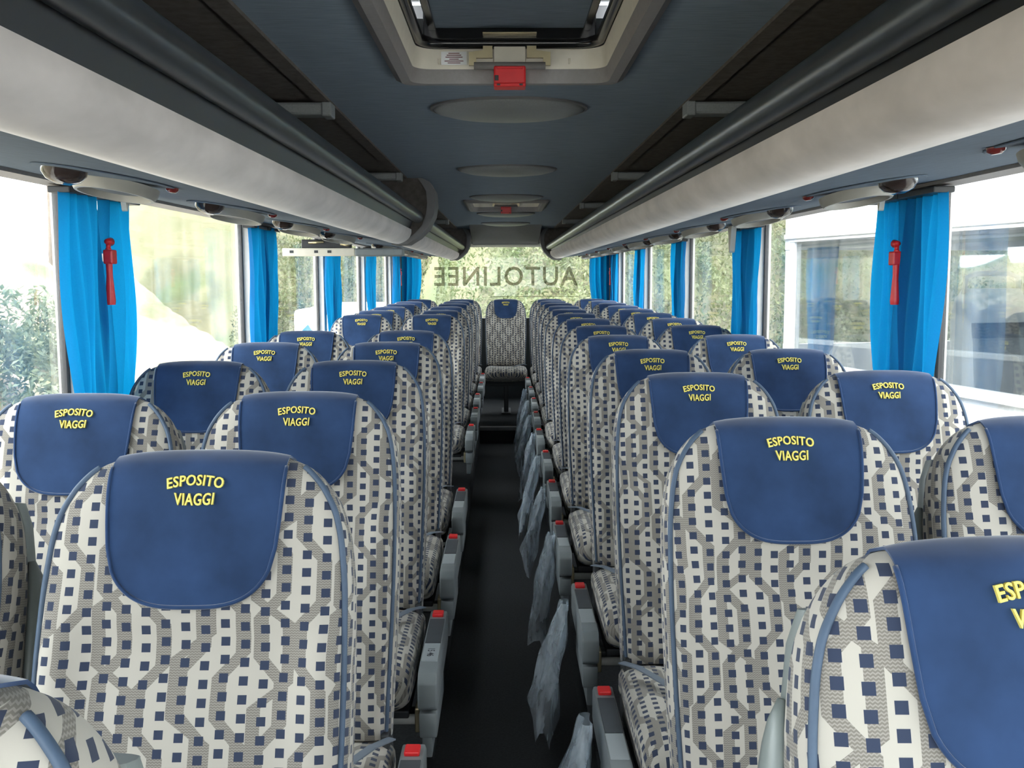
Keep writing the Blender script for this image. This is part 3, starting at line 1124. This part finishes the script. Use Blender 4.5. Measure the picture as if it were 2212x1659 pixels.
def seat(x, y, label, group, aisle=0, grab=0, dz=0.0, rz=0.0):
    root = tag(empty('coach_seat', (x, y, POD + dz), (0, 0, rz)), label, 'seat', group)
    br = link('backrest', SM['backrest'], root)
    link('piping', SM['piping'], br)
    hc = link('head_cover', SM['head_cover'], root)
    link('hem', SM['hem'], hc)
    link('lettering', SM['lettering'], hc)
    link('cushion', SM['cushion'], root)
    link('back_shell', SM['back_shell'], root)
    link('seat_pan', SM['seat_pan'], root)
    link('leg', SM['leg'], root)
    for sx in (-0.19, 0.19):
        link('hinge', SM['hinge'], root, (sx, 0, 0))
    side = aisle or grab or 1
    bl = link('seat_belt', BELT[side][0], root)
    link('buckle', BELT[side][1], bl)
    if grab:
        link('grab_handle', GRAB[grab], root)
    if aisle:
        a = ARM[aisle]
        az = 0.012 if aisle > 0 else -0.034
        ar = link('armrest', a['armrest'], root, (0, 0, az))
        link('button', a['button'], ar)['label'] = 'red button'
        link('arm_pad', a['arm_pad'], ar)
        pl = link('number_plate', a['number_plate'], ar)
        link('side_cover', a['side_cover'], root, (0, 0, az))
        cb = link('crossbar', a['crossbar'], root, (0, 0, az * 0.3))
        link('bracket', a['bracket'], cb)
        return root, pl
    return root, None

P = 0.80
RROWS = [1.15 + k for k in range(12)]                       # rows along the plastic-bag side, in row pitches
LROWS = [0.77, 1.766, 2.67, 3.66, 4.68, 5.66, 8.0, 9.0, 10.03, 11.08, 12.05]
jit = random.Random(3)
gR, gL = 'coach seats on the plastic-bag side', 'coach seats on the middle-door side'
R_DX = {1: 0.004, 2: 0.005, 3: 0.008, 4: -0.012, 7: -0.01}
for k, n in enumerate(RROWS):
    y = n * P
    x = 0.455 + R_DX.get(k, jit.uniform(-0.006, 0.006))
    seat(x, y, 'patterned coach seat beside the aisle, %s row back, on the plastic-bag side' % ORD[k], gR, aisle=-1, grab=-1 if k == 0 else 0)
    if k > 0:
        yw = y + (0.03 if k == 2 else 0.0)
        xw = 0.930 + {1: -0.018, 2: 0.005, 3: -0.024, 4: -0.012, 5: -0.02}.get(k, jit.uniform(-0.008, 0.008))
        seat(xw, yw, 'patterned coach seat beside the window, %s row back, on the plastic-bag side' % ORD[k], gR, grab=-1)
for k, n in enumerate(LROWS):
    y = n * P
    x = -0.447 + jit.uniform(-0.005, 0.005) - (0.02 if k > 5 else 0) + (0.016 if k == 1 else 0)
    r, pl = seat(x, y, 'patterned coach seat beside the aisle, %s row back, on the middle-door side' % ORD[k], gL, aisle=1, grab=1 if k == 0 else 0)
    if k == 3:
        tv, tf = text_verts('15 46', 0.024, 0, 0.0003)
        b = MB()
        b.add([(0.248 + p.y - 0.008, -0.545 - p.x, 0.4321) for p in tv], tf)
        b.obj('seat_numbers', 'ink', pl)
    if k > 0:
        xw = -0.892 - (0.02 if k > 5 else 0) + jit.uniform(-0.006, 0.006)
        seat(xw, y - (0.02 if k == 2 else 0), 'patterned coach seat beside the window, %s row back, on the middle-door side' % ORD[k], gL, grab=1)
gB = 'rear bench seats below the rear window'
for x, lb in ((-0.885, 'rear bench seat in the corner on the middle-door side'), (-0.452, 'rear bench seat between the middle one and the door-side corner'),
              (0.0, 'middle rear bench seat facing straight down the aisle'), (0.45, 'rear bench seat between the middle one and the bag-side corner'),
              (0.885, 'rear bench seat in the corner on the plastic-bag side')):
    seat(x, 10.45, lb, gB)

# ------------------------------------------------------------------ plastic bags on the armrests
def bag_mesh(seed, top_w, bot_w, ln):
    rn = random.Random(seed)
    N, K = 20, 22
    ph = [rn.uniform(0, 6.28) for _ in range(6)]
    v, f = [], []
    for i in range(K + 1):
        t = i / K
        w = top_w + (bot_w - top_w) * (t ** 0.7)
        d = 0.010 + 0.024 * t ** 0.6
        sway = 0.022 * math.sin(2.2 * t + ph[0]) * t
        for k in range(N):
            a = 2 * PI * k / N
            wob = 1 + 0.30 * math.sin(3 * a + ph[1] + 2.0 * t) * t + 0.20 * math.sin(5 * a + ph[2] - 3 * t)
            yy = w * math.cos(a) * (1 + 0.10 * math.sin(4 * t + ph[3]))
            xx = -d * math.sin(a) * wob - 0.060 * t + sway * 0.5 + 0.006 * math.sin(3 * a + 9 * t + ph[5])
            zz = -ln * t
            if t > 0.7:
                zz -= ln * 0.38 * (t - 0.7) / 0.3 * (0.5 + 0.5 * math.sin(math.cos(a) * 3.0 + ph[4] + 0.8 * math.sin(2 * a)))
            v.append((xx - 0.012, yy + sway, zz))
    for i in range(K):
        for k in range(N):
            f.append((i * N + k, i * N + (k + 1) % N, (i + 1) * N + (k + 1) % N, (i + 1) * N + k))
    return make_mesh('plastic_bag', v, f, 'bag', True)
BAGS = [bag_mesh(11, 0.030, 0.125, 0.29), bag_mesh(23, 0.028, 0.100, 0.33), bag_mesh(37, 0.034, 0.130, 0.27)]
rb = random.Random(5)
for k in range(2, 11):
    y = RROWS[k] * P
    o = link('plastic_bag', BAGS[k % 3], None, (0.170, y - 0.40 - 0.03 * rb.random(), POD + 0.400), (0, 0, rb.uniform(-0.12, 0.12)))
    o.scale = (1, rb.uniform(0.85, 1.15), rb.uniform(0.9, 1.15))
    tag(o, 'clear plastic bag hanging into the aisle from the armrest of the %s row' % ORD[k], 'plastic bag', 'clear plastic bags hung on the armrests')

# ------------------------------------------------------------------ curtains, hammers, hooks
def curtain_mesh(seed, w_top, w_bot, lean, h, depth=0.022, pleats=4):
    """hangs from z=0 down; runs along +y; gathered towards y=lean at the bottom"""
    rn = random.Random(seed)
    NU, NV = 44, 26
    ph = [rn.uniform(0, 6.28) for _ in range(4)]
    v, f = [], []
    for j in range(NV + 1):
        t = j / NV
        g = t ** 2.2
        w = w_top * (1 - g) + w_bot * g + 0.02 * math.sin(PI * t)
        y0 = lean * g * (w_top - w_bot)
        for i in range(NU + 1):
            u = i / NU
            amp = depth * (0.75 + 0.35 * math.sin(2 * u + ph[0]))
            x = amp * math.sin(2 * PI * pleats * (u + 0.04 * math.sin(5 * u + ph[1])) + ph[2] + 0.5 * t) + 0.006 * math.sin(9 * u + 7 * t + ph[3])
            x += 0.02 * math.sin(PI * u) * (1 - 0.4 * t)
            v.append((x, y0 + u * w, -h * t))
    n = NU + 1
    for j in range(NV):
        for i in range(NU):
            f.append((j * n + i, j * n + i + 1, (j + 1) * n + i + 1, (j + 1) * n + i))
    me = make_mesh('curtain', v, f, 'curtain', True, recalc=False)
    return me
HC = WTOP - WBOT + 0.0
CUR = {}
for v_ in range(3):
    CUR[('near', v_)] = curtain_mesh(40 + v_, 0.235, 0.165, 1.0, HC - 0.03, 0.017, 4.5)
    CUR[('far', v_)] = curtain_mesh(50 + v_, 0.205, 0.140, 0.0, HC - 0.03, 0.017, 4.5)
PORD = ['first', 'second', 'third', 'fourth', 'rearmost']
hem_m = MB().box((-0.028, 0.0, -0.012), (0.028, 0.24, 0.004), 0.003).mesh('heading', 'frame_dark')
tie_m = MB().box((-0.026, -0.002, -0.012), (0.026, 0.142, 0.012), 0.008).mesh('tie_band', 'curtain')
for s in (-1, 1):
    for k, py in enumerate(PILLARS[s][1:]):
        for nm, y0 in (('near', py - 0.240), ('far', py + 0.014)):
            o = link('curtain', CUR[(nm, (k + (s > 0)) % 3)], None, (s * (WALL - 0.050), y0 + (0.0 if nm == 'near' else 0.0), WTOP - 0.024))
            tag(o, 'blue curtain, %s half at the %s window pillar, on %s' % ('nearer' if nm == 'near' else 'farther', PORD[k], SIDE[s]), 'curtain', 'blue curtains gathered at the window pillars')
            link('heading', hem_m, o, (0, 0, 0.0))
            link('tie_band', tie_m, o, (0, 0.082 if nm == 'near' else 0.008, -(HC - 0.03) + 0.045))
# rear window corner curtains
rear_cur = {-1: curtain_mesh(71, 0.205, 0.11, 0.0, 0.80, 0.022, 3), 1: curtain_mesh(72, 0.205, 0.11, 0.0, 0.80, 0.022, 3)}
for s in (-1, 1):
    o = link('curtain', rear_cur[s], None, (s * 1.13, REAR - 0.075, EYE + 0.25), (0, 0, R(90) if s < 0 else R(90)))
    o.rotation_euler = (0, 0, R(-90) if s < 0 else R(90))
    tag(o, 'dark blue curtain at the rear window corner on %s' % SIDE[s], 'curtain', 'blue curtains at the rear window')

def hammer(s, y, z, label, dy=0.0):
    root = tag(empty('emergency_hammer', (s * (WALL - (0.068 if y < 5 else 0.055)), y, z)), label, 'emergency hammer', 'red emergency hammers on the pillars')
    b = MB()
    b.tube([(0, 0, 0.08), (0, 0, 0.04), (0, 0.0, -0.02), (0, 0, -0.12), (0, 0, -0.135)], [0.011, 0.013, 0.012, 0.019, 0.017], 12)
    m = b.mesh('handle', 'red'); auto_smooth(m, 50)
    link('handle', m, root)
    b = MB()
    b.box((-0.018, -0.014, 0.02), (0.018, 0.040, 0.075), 0.006)
    b.obj('holder', 'red', root)
    b = MB()
    b.tube([(0, -0.014, 0.105), (0, 0.022, 0.105)], [0.010, 0.017], 12)
    b.tube([(0, 0.0, 0.075), (0, 0.0, 0.10)], 0.009, 10)
    b.obj('head', 'red', root, True)
    b = MB()
    xa, xb = sorted((s * 0.010, s * 0.060))
    b.box((xa, -0.006, 0.03), (xb, 0.006, 0.06))
    b.obj('bracket', 'white_trim', root)
    root.scale = (0.72,) * 3
    return root
hammer(-1, 2.818, EYE + 0.02, 'red emergency hammer on the nearest curtained pillar, middle-door side')
hammer(1, 2.90, EYE + 0.01, 'red emergency hammer between the nearest curtains, plastic-bag side')
hammer(-1, 10.83, EYE - 0.01, 'small red emergency hammer at the rear pillar, middle-door side')
hammer(1, 10.83, EYE - 0.01, 'small red emergency hammer at the rear pillar, plastic-bag side')

hk = MB().prism([(-0.05, 0.0), (0.05, 0.0), (0.035, -0.06), (0.018, -0.15), (0.004, -0.165), (-0.010, -0.155)], 'x', -0.012, 0.012).mesh('coat_hook', 'cream')
for s, k, off in ((-1, 0, 0.012), (1, 0, 0.012), (1, 1, 0.06)):
    o = link('coat_hook', hk, None, (s * (WALL - 0.12 + (0.02 if k else 0)), PILLARS[s][1 + k] + off, WTOP - 0.018))
    o.scale = (0.6, 0.35, 0.30) if k == 0 else (1, 0.8, 0.75)
    tag(o, 'cream wedge-shaped coat hook above the %s curtains, on %s' % ('nearest' if k == 0 else 'second', SIDE[s]), 'coat hook', 'cream coat hooks')

# ------------------------------------------------------------------ middle door gear
root = tag(empty('door_mechanism', (-0.85, 5.45, EYE + 0.125)), 'cream crossbar with dark mechanism above the middle door', 'door mechanism')
MB().box((-0.34, -0.03, -0.020), (0.045, 0.03, 0.022), 0.006).obj('crossbar', 'cream', root)
MB().box((0.045, -0.04, -0.022), (0.30, 0.06, 0.020), 0.008).obj('motor_box', 'arm', root)
MB().box((-0.24, -0.015, 0.022), (0.02, 0.04, 0.068), 0.004).obj('mechanism', 'frame_dark', root)
k = MB().tube([(-0.03, -0.03, 0.045), (0.005, -0.035, 0.040), (0.03, -0.03, 0.050)], 0.010, 8)
k.tube([(-0.20, -0.022, 0.05), (-0.12, -0.026, 0.055)], 0.007, 8)
k.obj('linkage', 'brass', root, True)
k = MB()
for x in (-0.30, -0.17, -0.10):
    k.box((x, -0.032, -0.004), (x + 0.02, -0.0298, 0.010))
k.obj('slot', 'frame_dark', root)

# ------------------------------------------------------------------ outside: ground, slopes, greenery
RD = -1.30
def terrain(name, mat, fn, xs, ys, label=None):
    v, f = [], []
    for y in ys:
        for x in xs:
            v.append((x, y, fn(x, y)))
    n = len(xs)
    for j in range(len(ys) - 1):
        for i in range(n - 1):
            f.append((j * n + i, j * n + i + 1, (j + 1) * n + i + 1, (j + 1) * n + i))
    return struct(link(name, make_mesh(name, v, f, mat, True)))
def lin(a, b, n):
    return [a + (b - a) * i / (n - 1) for i in range(n)]
rt = random.Random(9)
def hump(x, y):
    return 0.18 * math.sin(1.3 * x + 0.7 * y) + 0.14 * math.sin(0.9 * y - 0.5 * x + 1) + 0.10 * math.sin(2.7 * y + 1.9 * x)
terrain('ground', 'asphalt', lambda x, y: RD, lin(-40, 40, 5), lin(-30, 60, 5))
def left_bank(x, y):
    d = max(0, -3.6 - x)
    return RD - 0.02 + min(3.0, 0.62 * d) + (hump(x, y) if d > 0.2 else -0.1)
terrain('ground_left_bank', 'earth', left_bank, lin(-12, -3.4, 26), lin(-6, 26, 60))
def rear_bank(x, y):
    d = max(0, y - 13.6 - 0.10 * abs(x) - 5.2 * sstep(-0.5, -1.6, x))
    return RD - 0.02 + min(6.0, 0.95 * d) + (hump(x, y) if d > 0.2 else -0.1)
terrain('ground_rear_bank', 'bank', rear_bank, lin(-9, 16, 50), lin(13.4, 27, 40))

def shrub_mesh(seed, n, size, rx, rz):
    rn = random.Random(seed)
    v, f = [], []
    lumps = [(rn.uniform(-0.6, 0.6) * rx, rn.uniform(-0.6, 0.6) * rx, rn.uniform(0.2, 0.9) * rz, rn.uniform(0.35, 0.6) * rx) for _ in range(9)]
    for i in range(n):
        lx, ly, lz, lr = lumps[i % 9]
        a, z = rn.uniform(0, 2 * PI), rn.uniform(-0.6, 1)
        q = math.sqrt(max(0, 1 - z * z))
        rr_ = lr * rn.uniform(0.75, 1.05)
        p = Vector((lx + rr_ * q * math.cos(a), ly + rr_ * q * math.sin(a), max(0.02, lz + rr_ * z)))
        m3 = Matrix.Rotation(rn.uniform(0, 6.28), 3, 'Z') @ Matrix.Rotation(rn.uniform(-1.1, 1.1), 3, 'X') @ Matrix.Rotation(rn.uniform(-0.8, 0.8), 3, 'Y')
        L = size * rn.uniform(0.6, 1.3)
        base = len(v)
        for (x, y, zz) in ((0, -L, 0), (L * 0.42, 0, 0.06 * L), (0, L, -0.12 * L), (-L * 0.42, 0, 0.06 * L)):
            v.append(p + m3 @ Vector((x, y, zz)))
        f.append((base, base + 1, base + 2, base + 3))
    return v, f
SHR = []
for i in range(3):
    v, f = shrub_mesh(100 + i, 2200, 0.060, 0.75, 1.05)
    SHR.append(make_mesh('shrub', v, f, 'leaf', False, recalc=False))
SHG = []
for i in range(2):
    v, f = shrub_mesh(200 + i, 3200, 0.050, 0.85, 1.2)
    SHG.append(make_mesh('shrub', v, f, 'leaf_grey', False, recalc=False))
rs = random.Random(21)
# the bank behind the coach is one unbroken mass of leaves
lv, lf = [], []
for i in range(80000):
    x = rs.uniform(-5.5, 12.5)
    t = rs.random()
    y = 13.9 + 0.10 * abs(x) + 3.6 * t + 5.2 * sstep(-0.5, -1.6, x)
    lump = 0.55 * max(0, math.sin(1.9 * x + 1.3 * math.sin(1.1 * y)) * math.sin(2.1 * y + 0.8 * x)) + 0.25 * max(0, math.sin(4.3 * x + 2 * y))
    z = rear_bank(x, y) + rs.uniform(0.02, 0.25) + lump * rs.uniform(0.55, 1.0)
    p = Vector((x, y - 0.25 * lump, z))
    m3 = Matrix.Rotation(rs.uniform(0, 6.28), 3, 'Z') @ Matrix.Rotation(rs.uniform(-1.2, 1.2), 3, 'X') @ Matrix.Rotation(rs.uniform(-0.8, 0.8), 3, 'Y')
    L = rs.uniform(0.025, 0.058)
    base = len(lv)
    for (a, b_, c) in ((0, -L, 0), (L * 0.42, 0, 0.06 * L), (0, L, -0.12 * L), (-L * 0.42, 0, 0.06 * L)):
        lv.append(p + m3 @ Vector((a, b_, c)))
    lf.append((base, base + 1, base + 2, base + 3))
fo = link('foliage', make_mesh('foliage', lv, lf, 'leaf', False, recalc=False))
tag(fo, 'dense yellow-green foliage covering the bank outside the rear window', 'foliage', None, 'stuff')
for i in range(5):
    x = -rs.uniform(5.6, 5.9)
    y = 3.6 + i * 2.45 + rs.uniform(-0.1, 0.1)
    o = link('shrub', SHG[i % 2], None, (x, y, left_bank(x, y) - 0.08), (0, 0, rs.uniform(0, 6.28)))
    q = rs.uniform(0.8, 1.1)
    o.scale = (q, q, q)
    tag(o, 'grey-green shrub, %s back on the earth slope outside the door-side windows' % ORD[i], 'shrub', 'shrubs on the earth slope')

def trunk_mesh(h):
    b = MB()
    b.tube([(0, 0, 0), (0.03, 0.02, h * 0.3), (-0.02, 0.03, h * 0.6), (0.04, 0, h * 0.85), (0.02, 0.0, h)], [0.11, 0.095, 0.08, 0.06, 0.02], 9)
    b.tube([(0.0, 0.02, h * 0.55), (0.35, 0.1, h * 0.75), (0.6, 0.2, h * 0.9)], [0.045, 0.03, 0.012], 7)
    b.tube([(0.0, 0.02, h * 0.62), (-0.35, -0.15, h * 0.8), (-0.6, -0.1, h * 0.95)], [0.04, 0.03, 0.012], 7)
    return b.mesh('trunk', 'bark', True)
TR = trunk_mesh(4.2)
cv, cf = shrub_mesh(300, 5200, 0.055, 1.3, 2.4)
CR = make_mesh('crown', cv, cf, 'leaf_grey', False, recalc=False)
for i, (x, y) in enumerate(((-8.6, 4.6), (-9.2, 8.4), (-8.7, 12.2), (-9.4, 16.0), (-8.8, 20.0))):
    root = tag(empty('tree', (x, y, left_bank(x, y) - 0.1), (0, 0, i * 1.3)), 'slender tree on the slope, %s back, outside the door-side windows' % ORD[i], 'tree', 'trees on the earth slope')
    link('trunk', TR, root)
    link('crown', CR, root, (0, 0, 2.3))

# white van side and blue sheets seen through the middle door window
root = tag(empty('parked_van', (-2.20, 16.0, RD)), 'white van with a dark blue mark parked beyond the middle door', 'van')
b = MB()
b.box((-0.72, -2.0, 0.35), (0.72, 2.0, 2.34), 0.06)
me = b.mesh('body', 'white_paint'); auto_smooth(me, 40); link('body', me, root)
for yy in (-1.25, 1.25):
    for x0 in (-0.74, 0.50):
        MB().tube([(x0, yy, 0.34), (x0 + 0.24, yy, 0.34)], 0.34, 20).obj('wheel', 'black', root, True)
b = MB()
b.prism([(-0.60, 1.82), (-0.48, 1.80), (-0.50, 1.95), (-0.40, 2.00), (-0.47, 2.06), (-0.52, 2.14), (-0.60, 2.06), (-0.58, 1.94)], 'y', -2.006, -1.998)
b.obj('emblem', 'mark_blue', root)

# ------------------------------------------------------------------ neighbouring coach
ANG = R(12.3)
NX, NY = 1.90, 6.95          # its near-side rear corner
root = tag(empty('neighbouring_coach', (NX, NY, RD), (0, 0, ANG)), 'white coach with tinted windows parked close alongside', 'coach')
ZB, ZT = 0.925 - RD, 1.715 - RD
LN = 10.5
WD = 2.45
b = MB()
for x in (0.0, WD - 0.06):
    b.box((x, -LN, 0.35), (x + 0.06, 0.0, ZB))
    b.box((x, -LN, ZT), (x + 0.06, 0.0, ZT + 0.62))
for y in (0.0, -1.55, -3.4, -5.2, -7.0, -8.8, -LN + 0.12):
    for x in (0.0, WD - 0.06):
        b.box((x + 0.004, y - 0.12, ZB), (x + 0.056, y, ZT))
b.box((0.0, -0.06, 0.35), (WD, 0.0, ZB + 0.1))
b.box((0.0, -0.06, ZT - 0.05), (WD, 0.0, ZT + 0.62))
b.box((0.0, -LN, 0.35), (WD, -LN + 0.06, ZB))
b.box((0.0, -LN, ZT), (WD, -LN + 0.06, ZT + 0.62))
b.box((0.0, -LN, ZT + 0.56), (WD, 0.0, ZT + 0.64))
b.obj('body', 'white_paint', root)
MB().box((0.06, -LN + 0.06, 1.34), (WD - 0.06, -0.06, 1.44)).obj('cabin_floor', 'wall', root)
b = MB()
b.box((0.06, -LN, ZT + 0.25), (WD - 0.06, -0.06, ZT + 0.3))
b.box((0.06, -LN, ZT - 0.04), (0.45, -0.06, ZT + 0.3))
b.box((WD - 0.45, -LN, ZT - 0.04), (WD - 0.06, -0.06, ZT + 0.3))
b.obj('cabin_ceiling', 'white_paint', root)
b = MB()
b.box((0.022, -LN + 0.1, ZB), (0.028, -0.1, ZT))
b.obj('window_pane', 'bus_glass', root)
b = MB()
b.box((WD - 0.03, -LN + 0.1, ZB), (WD - 0.024, -0.1, ZT))
b.obj('window_pane', 'bus_glass', root)
b = MB()
for yy in (-1.9, -8.2):
    for xx in (0.0, WD - 0.28):
        b.tube([(xx - 0.005, yy, 0.48), (xx + 0.285, yy, 0.48)], 0.48, 28)
b.obj('wheel', 'black', root, True)
b = MB()
b.box((-0.012, -LN, ZT + 0.02), (0.002, 0, ZT + 0.05), 0.004)
b.box((-0.012, -LN, ZB - 0.05), (0.002, 0, ZB - 0.02), 0.004)
b.obj('side_moulding', 'bus_grey', root)
Mnb = Matrix.Translation((NX, NY, RD)) @ Matrix.Rotation(ANG, 4, 'Z')
nbc = curtain_mesh(91, 0.34, 0.22, 0.5, ZT - ZB - 0.02, 0.02, 4)
for k, (yy, lb) in enumerate(((-0.50, 'blue curtain inside the neighbouring coach, at its rear corner window'), (-1.40, 'blue curtain inside the neighbouring coach, behind the grey seat'),
                              (-3.35, 'blue curtain inside the neighbouring coach, beside the grey seat'),
                              (-1.35, 'blue curtain on the far side of the neighbouring coach, beyond the grey seats'), (-0.45, 'blue curtain at the far rear corner of the neighbouring coach'),
                              (-2.60, 'blue curtain on the far side of the neighbouring coach, ahead of the grey seats'))):
    p = Mnb @ Vector((0.10 if k < 3 else WD - 0.12, yy, ZT - 0.02))
    o = link('curtain', nbc, None, p, (0, 0, ANG))
    tag(o, lb, 'curtain', 'blue curtains in the neighbouring coach')
# grey seats of the neighbouring coach, backs towards the camera
def back_seat(lx, ly, label):
    p = Mnb @ Vector((lx, ly, 1.44))
    r = tag(empty('grey_seat', p, (0, 0, ANG)), label, 'seat', 'grey seats in the neighbouring coach')
    def ring(z, hw, y0, y1):
        return [(-hw, y0, z), (-hw + 0.03, y0 - 0.02, z), (hw - 0.03, y0 - 0.02, z), (hw, y0, z), (hw, y1, z), (-hw, y1, z)]
    m = MB().loft([ring(0.40, 0.22, 0.0, 0.10), ring(0.75, 0.225, 0.03, 0.13), ring(1.12, 0.21, 0.07, 0.17), ring(1.22, 0.19, 0.08, 0.17), ring(1.28, 0.15, 0.09, 0.16)]).mesh('shell', 'bus_grey')
    auto_smooth(m, 40)
    link('shell', m, r)
    MB().prism([(-0.022, 0.52), (0.002, 0.52), (0.045, 1.02), (0.020, 1.02)], 'x', -0.165, 0.165).obj('tray', 'lamp_grey', r)
    MB().prism([(0.005, 1.02), (0.06, 1.02), (0.066, 1.10), (0.018, 1.10)], 'x', -0.17, 0.17).obj('pocket_band', 'arm_dark', r)
    k = MB().tube([(-0.17, 0.12, 1.25), (-0.16, 0.12, 1.34), (-0.10, 0.12, 1.36), (0.10, 0.12, 1.36), (0.16, 0.12, 1.34), (0.17, 0.12, 1.25)], 0.014, 10)
    k.obj('grab_bar', 'shell', r, True)
    MB().box((-0.22, 0.12, 0.36), (0.22, 0.55, 0.48), 0.03).obj('cushion', 'navy', r)
    MB().box((-0.2, 0.1, 0.0), (0.2, 0.5, 0.36), 0.01).obj('pedestal', 'frame_dark', r)
back_seat(0.38, -1.72, 'grey shell-backed seat with grab bar in the neighbouring coach window')
back_seat(0.86, -1.72, 'inner grey shell-backed seat further inside the neighbouring coach')
